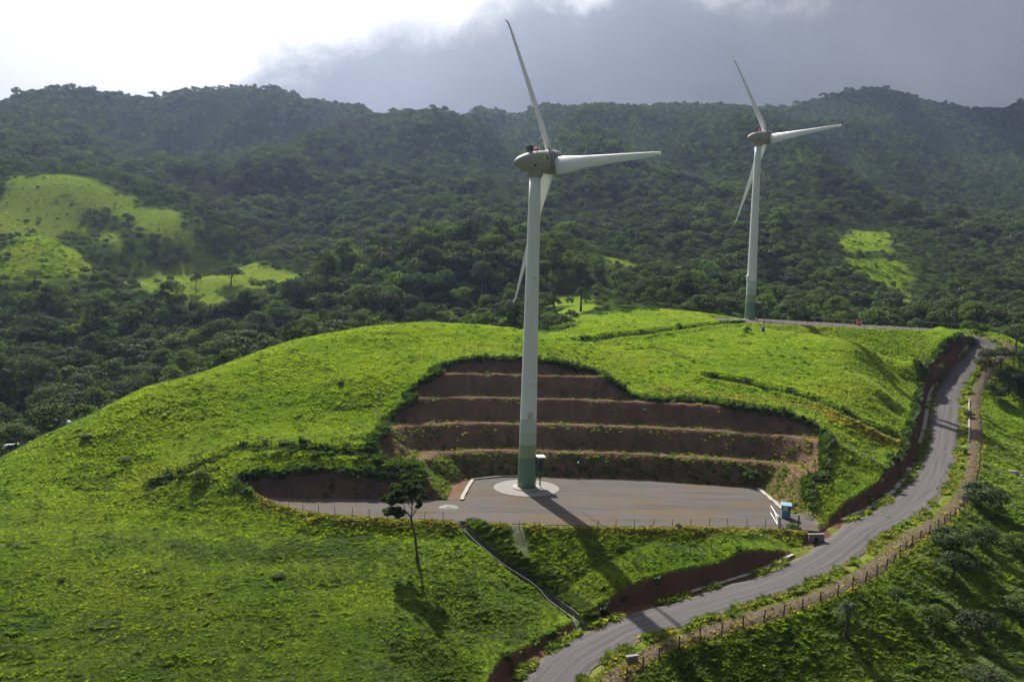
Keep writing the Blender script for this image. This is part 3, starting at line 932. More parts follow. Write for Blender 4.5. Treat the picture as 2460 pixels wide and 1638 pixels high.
def blade_mesh():
    """blade along +Z, chord along X (leading edge +X), thickness along Y; +Y points upwind"""
    st = [  # r, chord, twist deg, thickness ratio, lead fraction
        (1.25, 1.15, 24, 0.95, 0.50), (1.7, 1.35, 24, 0.80, 0.48), (2.0, 2.35, 23, 0.40, 0.30), (2.7, 2.55, 21, 0.32, 0.28), (3.8, 2.35, 18, 0.27, 0.28),
        (6.0, 1.85, 13, 0.23, 0.29), (9.0, 1.50, 8, 0.20, 0.30), (12.5, 1.20, 5, 0.18, 0.30), (16.0, 0.95, 3, 0.17, 0.31), (19.5, 0.72, 1, 0.16, 0.32),
        (22.0, 0.52, 0, 0.15, 0.34), (23.1, 0.36, 0, 0.15, 0.38), (23.5, 0.26, 0, 0.16, 0.45), (23.66, 0.12, 0, 0.2, 0.5)]
    n = 20; v = []; f = []
    for r, ch, tw, th, lf in st:
        tw = math.radians(tw); tip = max(0, r - 22.8)
        yb = -0.5 * tip * tip                       # bent tip
        for k in range(n):
            q = 2 * math.pi * k / n
            xx = 0.5 * (1 + math.cos(q))            # 1 at leading edge
            prof = 0.5 * th * ch * math.sin(q) * (0.35 + 0.65 * xx ** 0.5 if th < 0.6 else 1)
            X = (xx - 1 + lf) * ch; Yy = prof
            v.append((X * math.cos(tw) - Yy * math.sin(tw), X * math.sin(tw) + Yy * math.cos(tw) + yb, r))
    for i in range(len(st) - 1):
        for k in range(n):
            a, b = i * n + k, i * n + (k + 1) % n
            f.append((a, b, b + n, a + n))
    f.append(tuple(range(n))[::-1]); f.append(tuple((len(st) - 1) * n + k for k in range(n)))
    me = bpy.data.meshes.new('blade'); me.from_pydata(v, [], f); me.update(); me.shade_smooth(); me.materials.append(M_WHITE)
    return me


def letter_strokes(ch, w, h, t):
    if ch == 'I':
        return [((0, 0), (t * 1.2, h))]
    if ch == 'C':
        return [((0, 0), (t, h)), ((0, 0), (w, t)), ((0, h - t), (w, h))]
    return [((0, 0), (t, h)), ((0, 0), (w, t)), ((0, h - t), (w, h)), ((0, h / 2 - t / 2), (w * 0.8, h / 2 + t / 2))]


BLADE = None


def turbine(base, yaw, az, tilt, label, cabinet_ang, hatch_ang):
    global BLADE
    root = empty('wind_turbine', tuple(base)); tag(root, label, 'wind turbine', 'wind turbines')
    # tower: tapered, with flange rings
    prof = [(1.285, 0.22), (1.275, 1.2)]
    for k in range(1, 15):
        h = 42.6 * k / 14; prof.append((1.275 - 0.515 * (h / 42.6) ** 0.9, h))
    MB().lathe(prof, 48).obj('tower', M_TOWER, root, True)
    for h in (9.74, 22.0, 33.0):
        r = 1.275 - 0.515 * (h / 42.6) ** 0.9
        MB().lathe([(r + 0.002, h - 0.05), (r + 0.014, h - 0.04), (r + 0.014, h + 0.04), (r + 0.002, h + 0.05)], 40).obj('flange_ring', M_TOWER, root, True)
    MB().lathe([(1.95, 0.0), (1.95, 0.2), (1.75, 0.26), (1.3, 0.26)], 40).obj('plinth', M_CONC, root)
    # switch cabinet and upper hatch
    ca = math.radians(cabinet_ang); M = Matrix.Rotation(ca, 3, 'Z')
    cab = MB().box(M @ Vector((1.72, 0, 3.15)), (1.05, 1.25, 2.3), M, 0.03).obj('switch_cabinet', M_GREEN, root)
    MB().box(M @ Vector((1.80, 0, 4.42)), (1.35, 1.6, 0.2), M, 0.03).obj('roof', M_CREAM, cab)
    MB().box(M @ Vector((1.78, -0.642, 3.25)), (0.62, 0.04, 1.6), M).obj('louvre', M_DARK, cab)
    MB().tube([M @ Vector((1.9, 0.3, 0)), M @ Vector((1.9, 0.3, 2.02))], 0.05, 6).tube([M @ Vector((1.9, -0.3, 0)), M @ Vector((1.9, -0.3, 2.02))], 0.05, 6).obj('support_leg', M_GREEN, cab)
    ha = math.radians(hatch_ang); M = Matrix.Rotation(ha, 3, 'Z')
    hatch = MB().box(M @ Vector((1.18, 0, 10.45)), (0.42, 0.92, 1.3), M, 0.05).obj('upper_hatch', M_WHITE, root)
    MB().box(M @ Vector((1.405, 0, 10.35)), (0.03, 0.74, 0.95), M).obj('hatch_panel', simple('hatch_grey', (0.50, 0.54, 0.50), 0.5, 0.05), hatch)
    for h in (14.6, 29.0):
        r = 1.275 - 0.515 * (h / 42.6) ** 0.9
        MB().box(M @ Vector((r + 0.02, 0.1, h)), (0.08, 0.16, 0.12), M).obj('marker_lamp', M_DARK, root)
    # nacelle head: local axis +Y points upwind (away from the tail), tilted up
    ax = Vector((math.sin(yaw), math.cos(yaw), tilt)).normalized(); side = ax.cross(Vector((0, 0, 1))).normalized(); up = side.cross(ax)
    B = Matrix((side, ax, up)).transposed()              # local (side, axis, up)
    hub0 = Vector((0, 0, HUB_H))
    L = B @ Matrix.Rotation(-math.pi / 2, 3, 'X')          # lathe Z -> axis
    def P(a, b, c):
        return hub0 + B @ Vector((a, b, c))
    def lathe(prof, name, mat, par, n=40):
        mb = MB(); mb.lathe(prof, n, L); mb.v = [tuple(Vector(p) + hub0) for p in mb.v]
        return mb.obj(name, mat, par, True)
    egg = []
    for k in range(17):
        t = k / 16; xx = -3.35 + 4.85 * t
        q = 1 - t
        egg.append((max(0.03, 1.50 * (1 - q ** 2.15) ** 0.62 + 0.04 * t), xx))
    nac = lathe(egg, 'nacelle', M_NAC, root)
    lathe([(0.80, -0.95), (0.86, 0), (0.80, 0.9)], 'inner_frame', M_DARK, nac, 20)
    yawr = MB().lathe([(0.84, 42.45), (1.0, 42.62), (1.04, 43.2), (1.0, 43.5)], 32).obj('yaw_collar', M_NAC, root, True)
    for z0_, z1_, r_ in ((1.49, 1.55, 1.50),):
        lathe([(1.50, z0_), (1.50, z1_)], 'joint_ring', M_DARK, nac)
    hub = lathe([(1.56, 1.56), (1.62, 1.9), (1.63, 2.5), (1.58, 3.1), (1.40, 3.6), (1.1, 4.0), (0.7, 4.25), (0.3, 4.36), (0.02, 4.39)], 'hub', M_HUB, root)
    lathe([(1.635, 2.18), (1.645, 2.22), (1.635, 2.26)], 'seam', M_DARK, hub)
    # things on the nacelle
    cool = MB().box(P(0, -0.75, 1.86), (0.9, 0.5, 0.62), B, 0.02).obj('cooler_box', M_DARK, nac)
    MB().tube([P(-0.3, -0.75, 1.3), P(-0.3, -0.75, 1.6)], 0.05, 6).tube([P(0.3, -0.75, 1.3), P(0.3, -0.75, 1.6)], 0.05, 6).tube([P(0, -1.0, 1.25), P(0, -0.1, 1.55)], 0.06, 6).obj('cooler_stand', M_DARK, cool)
    MB().tube([P(0, 0.15, 1.45), P(0, 0.15, 1.78)], 0.06, 8).obj('beacon_stand', M_DARK, nac)
    MB().lathe([(0.11, 0.0), (0.13, 0.12), (0.09, 0.24), (0.02, 0.28)], 12).obj('beacon', M_BEACON, nac, True, P(0, 0.15, 1.76))
    MB().tube([P(0, 0.95, 1.46), P(0, 0.95, 1.62)], 0.16, 10).obj('vent_cap', M_DARK, nac)
    MB().tube([P(0.2, -1.3, 1.2), P(0.2, -1.3, 2.35)], 0.022, 5).tube([P(0.05, -1.3, 2.3), P(0.35, -1.3, 2.3)], 0.03, 5).obj('wind_mast', M_WIRE, nac)
    # logo on the side that faces the camera: curved panel following the nacelle
    def skin(a, h):
        t = (a + 3.35) / 4.85; q = 1 - t; r = 1.50 * (1 - q ** 2.15) ** 0.62 + 0.04 * t
        ang = h / r
        return ang, r
    def patch(a0, a1, h0, h1, off, name, mat, par, na=6, nh=5):
        vv = []; ff = []
        for i in range(na + 1):
            for j in range(nh + 1):
                a = a0 + (a1 - a0) * i / na; h = h0 + (h1 - h0) * j / nh
                g, r = skin(a, h)
                vv.append(P((r + off) * math.cos(g), a, (r + off) * math.sin(g)))
        for i in range(na):
            for j in range(nh):
                k = i * (nh + 1) + j; ff.append((k, k + 1, k + nh + 2, k + nh + 1))
        return mesh_obj(name, vv, ff, mat, par, True)
    lg = patch(-0.35, 1.32, 0.05, 0.78, 0.012, 'logo_panel', M_LOGOBG, nac)
    xo = -0.26
    for ch, w in (('I', 0.16), ('C', 0.58), ('E', 0.58)):
        vv = MB()
        for (p0, p1) in letter_strokes(ch, w, 0.56, 0.14):
            m_ = []
            na, nh = 3, 3
            for i in range(na + 1):
                for j in range(nh + 1):
                    a = xo + p0[0] + (p1[0] - p0[0]) * i / na; h = 0.135 + p0[1] + (p1[1] - p0[1]) * j / nh
                    g, r = skin(a, h); m_.append(P((r + 0.024) * math.cos(g), a, (r + 0.024) * math.sin(g)))
            vv.add(m_, [(i * 4 + j, i * 4 + j + 1, i * 4 + j + 5, i * 4 + j + 4) for i in range(3) for j in range(3)])
        vv.obj('letter', M_LOGO, lg)
        xo += w + 0.13
    patch(-0.95, -0.62, -0.72, -0.40, 0.012, 'side_hatch', M_DARK, nac, 3, 3)
    # blades
    if BLADE is None:
        BLADE = blade_mesh()
    for k in range(3):
        t = math.radians(az + 120 * k)
        bz = up * math.cos(t) + side * math.sin(t)
        bx = ax.cross(bz) * -1.0                  # leading edge direction
        by = ax
        Mx = Matrix((bx, by, bz)).transposed().to_4x4(); Mx.translation = hub0 + ax * 2.6
        o = bpy.data.objects.new('blade', BLADE); COL.objects.link(o); o.parent = root; o.matrix_local = Mx
        g = MB()
        g.tube([Vector((-0.9, -0.36, 3.4)), Vector((-0.55, -0.40, 4.3))], 0.035, 5)
        g.obj('vortex_strip', M_DARK, o)
        MB().lathe([(0.66, 0.9), (0.64, 1.5)], 20).obj('root_collar', M_HUB, o, True)
    return root


turbine(T1, math.radians(61.96), -25.63, 0.10, 'nearest and largest white wind turbine standing on the grey gravel platform', 10, -82)
turbine(T2, math.radians(66.3), -27.7, 0.10, 'smaller far wind turbine on the hilltop beside the road end', -10, -165)
sl = MB().lathe([(4.55, -0.2), (4.55, 0.06), (4.45, 0.085), (1.5, 0.10)], 56).obj('foundation_slab', M_CONC2, None, False, tuple(T1))
tag(sl, 'round pale concrete slab under the near turbine tower', 'foundation')
sl = MB().lathe([(4.2, -0.2), (4.2, 0.06), (4.1, 0.085), (1.5, 0.10)], 48).obj('foundation_slab', M_CONC2, None, False, tuple(T2))
tag(sl, 'concrete slab under the far turbine tower on the hill', 'foundation')
#__PART3__

# ------------------------------------------------------------------ vegetation
RNG = np.random.default_rng(7)
SRC = {}


def hidden_source(name, me):
    return bpy.data.objects.new(name, me)


def scatter(name, pts, rot, scl, vid, sources, label):
    """many small plants as one object of kind stuff: points carry rotation, size and which plant"""
    coll = bpy.data.collections.new(name + '_plants')
    for i, me in enumerate(sources):
        coll.objects.link(bpy.data.objects.new('%s_%02d' % (name, i), me))
    me = bpy.data.meshes.new(name); n = len(pts)
    me.vertices.add(n); me.vertices.foreach_set('co', np.asarray(pts, np.float32).ravel())
    for nm, typ, arr, key in (('rot', 'FLOAT_VECTOR', rot, 'vector'), ('scl', 'FLOAT_VECTOR', scl, 'vector')):
        a = me.attributes.new(nm, typ, 'POINT'); a.data.foreach_set(key, np.asarray(arr, np.float32).ravel())
    a = me.attributes.new('vid', 'INT', 'POINT'); a.data.foreach_set('value', np.asarray(vid, np.int32))
    o = bpy.data.objects.new(name, me); COL.objects.link(o)
    g = bpy.data.node_groups.new(name, 'GeometryNodeTree')
    g.interface.new_socket('Geometry', in_out='INPUT', socket_type='NodeSocketGeometry')
    g.interface.new_socket('Geometry', in_out='OUTPUT', socket_type='NodeSocketGeometry')
    nd = g.nodes; lk = g.links
    gi = nd.new('NodeGroupInput'); go = nd.new('NodeGroupOutput')
    ci = nd.new('GeometryNodeCollectionInfo'); ci.inputs['Collection'].default_value = coll
    ci.inputs['Separate Children'].default_value = True; ci.inputs['Reset Children'].default_value = True
    def na(nm, ty):
        x = nd.new('GeometryNodeInputNamedAttribute'); x.data_type = ty; x.inputs['Name'].default_value = nm
        return x.outputs['Attribute']
    ip = nd.new('GeometryNodeInstanceOnPoints')
    ip.inputs['Pick Instance'].default_value = True
    er = nd.new('FunctionNodeEulerToRotation')
    lk.new(na('rot', 'FLOAT_VECTOR'), er.inputs[0]); lk.new(er.outputs[0], ip.inputs['Rotation'])
    lk.new(na('scl', 'FLOAT_VECTOR'), ip.inputs['Scale']); lk.new(na('vid', 'INT'), ip.inputs['Instance Index'])
    lk.new(gi.outputs[0], ip.inputs['Points']); lk.new(ci.outputs[0], ip.inputs['Instance']); lk.new(ip.outputs[0], go.inputs[0])
    md = o.modifiers.new('plants', 'NODES'); md.node_group = g
    kind(o, 'stuff', label)
    return o


def np_mesh(name, V, Fq, mat):
    me = bpy.data.meshes.new(name); V = np.asarray(V, np.float32); Fq = np.asarray(Fq, np.int32)
    k = Fq.shape[1]
    me.vertices.add(len(V)); me.vertices.foreach_set('co', V.ravel())
    me.loops.add(Fq.size); me.loops.foreach_set('vertex_index', Fq.ravel())
    me.polygons.add(len(Fq)); me.polygons.foreach_set('loop_start', np.arange(0, Fq.size, k, dtype=np.int32))
    me.update(calc_edges=True)
    me.materials.append(mat)
    return me


def tuft(name, seed, nb, h, spread, width, mat, lean=0.5):
    r = np.random.default_rng(seed); V = []; Fq = []
    for _ in range(nb):
        a = r.uniform(0, 2 * math.pi); rad = spread * math.sqrt(r.random()) * 0.6
        b = np.array([math.cos(a), math.sin(a), 0]) * rad
        out = np.array([math.cos(a + r.normal(0, 0.6)), math.sin(a + r.normal(0, 0.6)), 0])
        hh = h * r.uniform(0.6, 1.2); sd = np.array([-out[1], out[0], 0]) * width * r.uniform(0.7, 1.3)
        p1 = b + out * hh * lean * 0.35 + np.array([0, 0, hh * 0.65]); p2 = b + out * hh * lean * (0.9 + 0.4 * r.random()) + np.array([0, 0, hh * (0.85 + 0.2 * r.random())])
        b = b - np.array([0, 0, 0.08])
        n = len(V)
        V += [b - sd, b + sd, p1 + sd * 0.9, p1 - sd * 0.9, p2 + sd * 0.25, p2 - sd * 0.25]
        Fq += [(n, n + 1, n + 2, n + 3), (n + 3, n + 2, n + 4, n + 5)]
    return np_mesh(name, V, Fq, mat)


TUFTS = [tuft('grass_tuft', 1, 18, 0.13, 0.34, 0.022, M_GRASS[0], 0.9), tuft('grass_tuft', 2, 20, 0.10, 0.38, 0.024, M_GRASS[0], 1.2),
         tuft('grass_tuft', 3, 16, 0.15, 0.32, 0.022, M_GRASS[0], 0.9), tuft('grass_tussock', 4, 50, 0.30, 0.46, 0.028, M_GRASS[1], 0.85),
         tuft('grass_tussock', 5, 46, 0.25, 0.52, 0.03, M_GRASS[1], 1.0), tuft('dry_tuft', 6, 24, 0.24, 0.28, 0.03, M_GRASS[3], 0.8),
         tuft('weed', 7, 60, 0.5, 0.55, 0.06, M_GRASS[2], 0.7)]


def in_view(x, y, z, mx=1.06, top=-0.06, bot=1.08):
    d = np.stack([x, y, z - ZC], -1); w = d @ _f
    px = (CX + F_PX * (d @ _r) / w) / 2460; py = (CY - F_PX * (d @ _u) / w) / 1638
    return (w > 1) & (px > 1 - mx) & (px < mx) & (py > top) & (py < bot)


GS = {k: v for k, v in (('soil', A_SOIL), ('grav', A_GRAV), ('dry', A_DRY), ('verge', A_VERGE))}
DROAD = full(dr, 99.0); DPAD = full(np.where(in_p | in_2, 0, np.minimum(bp, b2)), 99.0)
DM = full(dm, 99.0)
gz_ = lambda x, y: gsample(Z, x, y)
# slope of the finished ground
SLOPE = np.hypot(np.gradient(Z, axis=1) / np.gradient(XS)[None, :], np.gradient(Z, axis=0) / np.gradient(YS)[:, None])


def build_grass():
    N = 760000
    y = 58 + (212 - 58) * RNG.random(N) ** 1.35
    x = (RNG.random(N) * 2 - 1) * (0.70 * y + 6)
    z = gz_(x, y)
    ok = in_view(x, y, z)
    _, ins, b = poly_sdf(MEADOW, x, y)
    ok &= (ins | (b < 3 * RNG.random(N)))
    soil = gsample(GS['soil'], x, y); grav = gsample(GS['grav'], x, y); dry = gsample(GS['dry'], x, y); dro = gsample(DROAD, x, y); dp = gsample(DPAD, x, y); vg = gsample(GS['verge'], x, y)
    ok &= (soil < 0.25) & (grav < 0.3) & (dro > ROAD_W + 0.45 + 0.5 * RNG.random(N)) & (dp > 0.15)
    ok &= (gsample(full(d_dr, 99.0), x, y) > 0.6)
    ok &= RNG.random(N) > 0.88 * np.clip(vg * 1.3, 0, 1)
    dens = np.clip(1.25 - y / 230, 0.35, 1)
    ok &= RNG.random(N) < dens
    x, y, z, dry, dro, dp = x[ok], y[ok], z[ok], dry[ok], dro[ok], dp[ok]; n = len(x)
    h = 0.72 + 1.1 * np.clip(fbm(x / 3.5, y / 1.6, 3, 91) + 0.12, 0, 0.5) + 0.5 * np.clip(fbm(x / 14, y / 9, 3, 97), -0.25, 0.4)
    # lush, taller growth: lower right slope, the lot below the platform, the rough patch in the left field
    lush = sstep(x - (38 + (y - 80) * 0.55), 0, 10) * (y < 150) * (dro > 5)
    lot = (dp > 0.5) * (y < 92) * (x > -10) * (dro > 2.5)
    patch = np.exp(-(((x + 24) / 8) ** 2 + ((y - 84) / 2.6) ** 2)) + np.exp(-(((x + 19) / 5) ** 2 + ((y - 86) / 2) ** 2))
    v = RNG.integers(0, 3, n)
    pt = 0.014 + 0.05 * lush + 0.03 * lot + 0.32 * np.clip(patch, 0, 1) + 0.07 * np.clip(fbm(x / 6, y / 2.5, 3, 55) - 0.08, 0, 1) * 4
    v = np.where(RNG.random(n) < pt, RNG.integers(3, 5, n), v)
    v = np.where((RNG.random(n) < dry * 0.9), 5, v)
    s = h * RNG.uniform(0.75, 1.25, n) * np.where(v >= 3, 0.9, 1.0) * (1 + 0.25 * lush) * np.clip(0.45 + (dro - 3.0) * 0.12, 0.45, 1)
    rot = np.stack([RNG.normal(0, 0.12, n), RNG.normal(0, 0.12, n) - 0.12, RNG.uniform(0, 6.28, n)], 1)
    P = [np.stack([x, y, z - 0.02], 1)]; R = [rot]; S = [np.stack([s * 1.15, s * 1.15, s], 1)]; Vv = [v]
    # long grass hanging over the rim of every cutting
    N = 700000
    x = RNG.uniform(-45, 122, N); y = RNG.uniform(62, 210, N); z = gz_(x, y)
    so = gsample(GS['soil'], x, y); gr = gsample(GS['grav'], x, y)
    rim = (so > 0.02) & (so < 0.9) & (gr < 0.1) & (gsample(DROAD, x, y) > ROAD_W + 2.3) & (gsample(DPAD, x, y) > 1.2) & in_view(x, y, z) & (z > -9)
    x, y, z = x[rim], y[rim], z[rim]; k = RNG.random(len(x)) < 0.6; x, y, z = x[k], y[k], z[k]; n = len(x)
    s = RNG.uniform(0.75, 1.35, n)
    P.append(np.stack([x, y, z], 1)); R.append(np.stack([RNG.normal(0.35, 0.3, n), RNG.normal(0, 0.3, n), RNG.uniform(-0.8, 0.8, n)], 1)); S.append(np.stack([s, s, s], 1)); Vv.append(np.where(RNG.random(n) < 0.45, 6, RNG.integers(3, 5, n)))
    # weeds on the terraces: along the foot of each face and sparsely on the faces
    N = 160000
    x = RNG.uniform(-28, 52, N); y = RNG.uniform(96, 145, N); z = gz_(x, y)
    so = gsample(GS['soil'], x, y); d = gsample(DM, x, y); sl = gsample(SLOPE, x, y)
    ph = np.mod(d - 0.5, FACE_W + BENCH); kf = np.floor((d - 0.5) / (FACE_W + BENCH))
    pr = np.where((ph > FACE_W + BENCH - 0.85) | (ph < 0.12), 0.55 * (fbm(x / 4, y / 4, 2, 15) + 0.42), 0.03)
    pr = np.where((ph < FACE_W) & (kf == 0), 0.26, pr); pr = np.where((ph < FACE_W) & (kf == 1), 0.07, pr)
    pr = np.where((ph < FACE_W) & (kf > 1), 0.02, pr)
    k = (so > 0.6) & (d > 0.2) & (RNG.random(N) < pr)
    x, y, z, ph, kf = x[k], y[k], z[k], ph[k], kf[k]; n = len(x); s = RNG.uniform(0.35, 0.95, n)
    vv = np.where(RNG.random(n) < 0.55, 5, RNG.integers(3, 5, n)); vv = np.where((ph < FACE_W) & (RNG.random(n) < 0.6), RNG.integers(3, 5, n), vv)
    P.append(np.stack([x, y, z], 1)); R.append(np.stack([RNG.normal(0.1, 0.2, n), RNG.normal(0, 0.2, n), RNG.uniform(0, 6.28, n)], 1)); S.append(np.stack([s, s, s * 0.8], 1)); Vv.append(vv)
    # tangled growth hanging over the upper part of the road bank
    N = 60000
    x = RNG.uniform(0, 122, N); y = RNG.uniform(64, 200, N); z = gz_(x, y)
    rd_ = gsample(A_RED, x, y); dd = gsample(DROAD, x, y)
    k = (rd_ > 0.3) & (RNG.random(N) < np.clip((dd - ROAD_W - np.where(x < 14, 1.0, 1.7)) / 1.0, 0.0, 1.0) * np.where(x < 14, 3.0, np.where(y < 90, 0.3, 0.9)) * np.clip(0.55 + 2.2 * fbm(x / 3, y / 3, 2, 8), 0.05, 1))
    x, y, z = x[k], y[k], z[k]; n = len(x); s = RNG.uniform(0.6, 1.3, n) * np.where(y > 115, 1.3, 0.8)
    P.append(np.stack([x, y, z], 1)); R.append(np.stack([RNG.normal(0.2, 0.3, n), RNG.normal(0.2, 0.3, n), RNG.uniform(0, 6.28, n)], 1)); S.append(np.stack([s, s, s], 1)); Vv.append(np.where(RNG.random(n) < 0.7, 6, RNG.integers(3, 5, n)))
    # short ragged grass along both edges of the road
    m = 9000; i = RNG.integers(8, len(RD), m); sg = np.where(RNG.random(m) < 0.5, -1, 1); o_ = ROAD_W + RNG.normal(0.15, 0.28, m)
    T_ = np.gradient(RD[:, :2], axis=0); T_ /= np.linalg.norm(T_, axis=1)[:, None]
    x = RD[i, 0] + T_[i, 1] * o_ * sg + RNG.uniform(-0.5, 0.5, m) * T_[i, 0]; y = RD[i, 1] - T_[i, 0] * o_ * sg + RNG.uniform(-0.5, 0.5, m) * T_[i, 1]
    k = (fbm(x / 2.2, y / 2.2, 2, 44) > -0.08) & ~((gsample(DPAD, x, y) < 1.5) | ((x > 31) & (x < 43) & (y < 97) & (sg < 0)))
    x, y = x[k], y[k]; m = len(x); s = RNG.uniform(0.7, 1.5, m)
    P.append(np.stack([x, y, np.maximum(gz_(x, y), 0.0 * x + gz_(x, y) + 0.05)], 1)); R.append(np.stack([RNG.normal(0, 0.2, m), RNG.normal(0, 0.2, m), RNG.uniform(0, 6.28, m)], 1)); S.append(np.stack([s, s, s], 1)); Vv.append(RNG.choice([0, 2, 3, 5], m, p=[.35, .3, .12, .23]))
    # growth in the turf grooves and beside the drain
    for gi, (h_, (pts, dep, wid)) in enumerate(zip(GROOVE_XY, GROOVES)):
        m = int(len(h_) * (9 if gi < 3 else 4)); i = RNG.integers(0, len(h_), m)
        x = h_[i, 0] + RNG.normal(0, 0.75, m); y = h_[i, 1] + RNG.normal(0, 0.55, m); s = RNG.uniform(0.8, 1.5, m)
        P.append(np.stack([x, y, gz_(x, y)], 1)); R.append(np.stack([RNG.normal(0, 0.2, m), RNG.normal(0, 0.2, m), RNG.uniform(0, 6.28, m)], 1)); S.append(np.stack([s, s, s * 0.9], 1)); Vv.append(np.where(RNG.random(m) < (0.75 if gi < 3 else 0.0), 6, RNG.integers(3, 5, m)))
    m = 420; i = RNG.integers(0, len(DR), m); x = DR[i, 0] + 1.0 * RNG.uniform(0.75, 1.9, m); y = DR[i, 1] + RNG.normal(0, 0.4, m) + 0.6; s = RNG.uniform(0.8, 1.4, m)
    P.append(np.stack([x, y, gz_(x, y)], 1)); R.append(np.zeros((m, 3))); S.append(np.stack([s, s, s], 1)); Vv.append(RNG.integers(3, 5, m))
    P, R, S, Vv = map(np.concatenate, (P, R, S, Vv))
    print('grass tufts', len(P))
    scatter('grass', P, R, S, Vv, TUFTS, 'bright green tufted pasture grass covering the hills')
    # far pastures
    N = 60000; P = []
    for poly in PASTURE[:4]:
        q = np.array(poly); lo, hi = q.min(0), q.max(0)
        x = RNG.uniform(lo[0], hi[0], N); y = RNG.uniform(lo[1], hi[1], N)
        _, ins, _ = poly_sdf(poly, x, y); x, y = x[ins], y[ins]
        k = RNG.random(len(x)) < min(1, 6000 / max(1, len(x))); x, y = x[k], y[k]
        P.append(np.stack([x, y, gz_(x, y)], 1))
    P = np.concatenate(P); P = P[forest_mask(P[:, 0], P[:, 1]) < 0.3]; n = len(P); s = RNG.uniform(1.0, 2.0, n) * (0.8 + 1.2 * np.clip(fbm(P[:, 0] / 9, P[:, 1] / 6, 3, 12), -0.3, 0.5))
    scatter('pasture_grass', P, np.stack([0 * s, 0 * s, RNG.uniform(0, 6.28, n)], 1), np.stack([s, s, s * 0.7], 1), RNG.choice([0, 1, 3, 6], n, p=[.45, .45, .095, .005]), TUFTS, 'green grass on the distant hillside pastures')


build_grass()


# --- trees
def leaf_cloud(r, lobes, per, leaf, flat=0.0, low=-0.35):
    """leaf quads on the outside of lobes (centre, radius xyz)"""
    V = []
    for c, R in lobes:
        m = per if np.isscalar(per) else per
        d = r.normal(size=(m * 2, 3)); d /= np.linalg.norm(d, axis=1)[:, None]; d = d[d[:, 2] > low][:m]; m = len(d)
        p = np.array(c) + d * np.array(R) * r.uniform(0.72, 1.08, (m, 1))
        nrm = d * (1 / np.array(R)); nrm /= np.linalg.norm(nrm, axis=1)[:, None]
        nrm = nrm + r.normal(0, 0.55, (m, 3)); nrm[:, 2] += flat; nrm /= np.linalg.norm(nrm, axis=1)[:, None]
        a = np.cross(nrm, r.normal(size=(m, 3))); a /= np.linalg.norm(a, axis=1)[:, None]; b = np.cross(nrm, a)
        s = leaf * r.uniform(0.6, 1.35, (m, 1))
        V.append(np.stack([p + a * s, p + b * s * 0.62 + nrm * s * 0.18, p - a * s, p - b * s * 0.62 + nrm * s * 0.12], 1))
    V = np.concatenate(V).reshape(-1, 3)
    return V, np.arange(len(V)).reshape(-1, 4)


def tree_kind(nm, seed, R, Hc, cz, nl, lob, nleaf, leaf, mat, bark, trunk_r, style='round', low=-0.35):
    """returns (crown mesh, trunk mesh); crown radius R, half height Hc, centre height cz"""
    r = np.random.default_rng(seed); lobes = []
    for k in range(nl):
        a = 2.4 * k + r.uniform(-0.5, 0.5); q = math.sqrt((k + 0.5) / nl)
        if style == 'umbrella':
            c = (R * 0.8 * q * math.cos(a), R * 0.8 * q * math.sin(a), cz + Hc * (0.55 - 0.9 * q * q) + r.uniform(-0.3, 0.3) * Hc)
            rr = R * lob * r.uniform(0.7, 1.25); Rv = (rr, rr, rr * 0.42)
        else:
            el = r.uniform(-0.5, 1.0)
            rad = math.sqrt(max(0.05, 1 - max(0, el) ** 2)) * (0.45 + 0.35 * r.random()) * (1 if el > 0 else 0.9)
            c = (R * rad * math.cos(a), R * rad * math.sin(a), cz + Hc * el * 0.72)
            rr = R * lob * r.uniform(0.7, 1.3); Rv = (rr, rr, rr * 0.78)
        lobes.append((c, Rv))
    V, Fq = leaf_cloud(r, lobes, max(4, nleaf // nl), leaf, 0.35 if style == 'umbrella' else 0.15, low)
    crown = np_mesh('crown', V, Fq, mat)
    mb = MB(); top = cz - Hc * 0.3
    ln = r.uniform(-0.35, 0.35, 2)
    pts = [(0, 0, -0.5), (ln[0] * 0.3, ln[1] * 0.3, top * 0.35), (ln[0], ln[1], top * 0.75), (ln[0] * 1.4, ln[1] * 1.2, cz)]
    mb.tube(pts, [trunk_r * 1.5, trunk_r, trunk_r * 0.8, trunk_r * 0.35], 7)
    for k in range(min(7, nl)):
        c = lobes[k][0]; s = Vector(pts[2]) * 0.85 + Vector((0, 0, 0.1 * k)); e = Vector(c); mid = (s + e) / 2 + Vector((0, 0, -0.15 * R * 0.3))
        mb.tube([s, mid, e], [trunk_r * 0.5, trunk_r * 0.32, trunk_r * 0.12], 5)
    return crown, mb.mesh('trunk', bark, True)


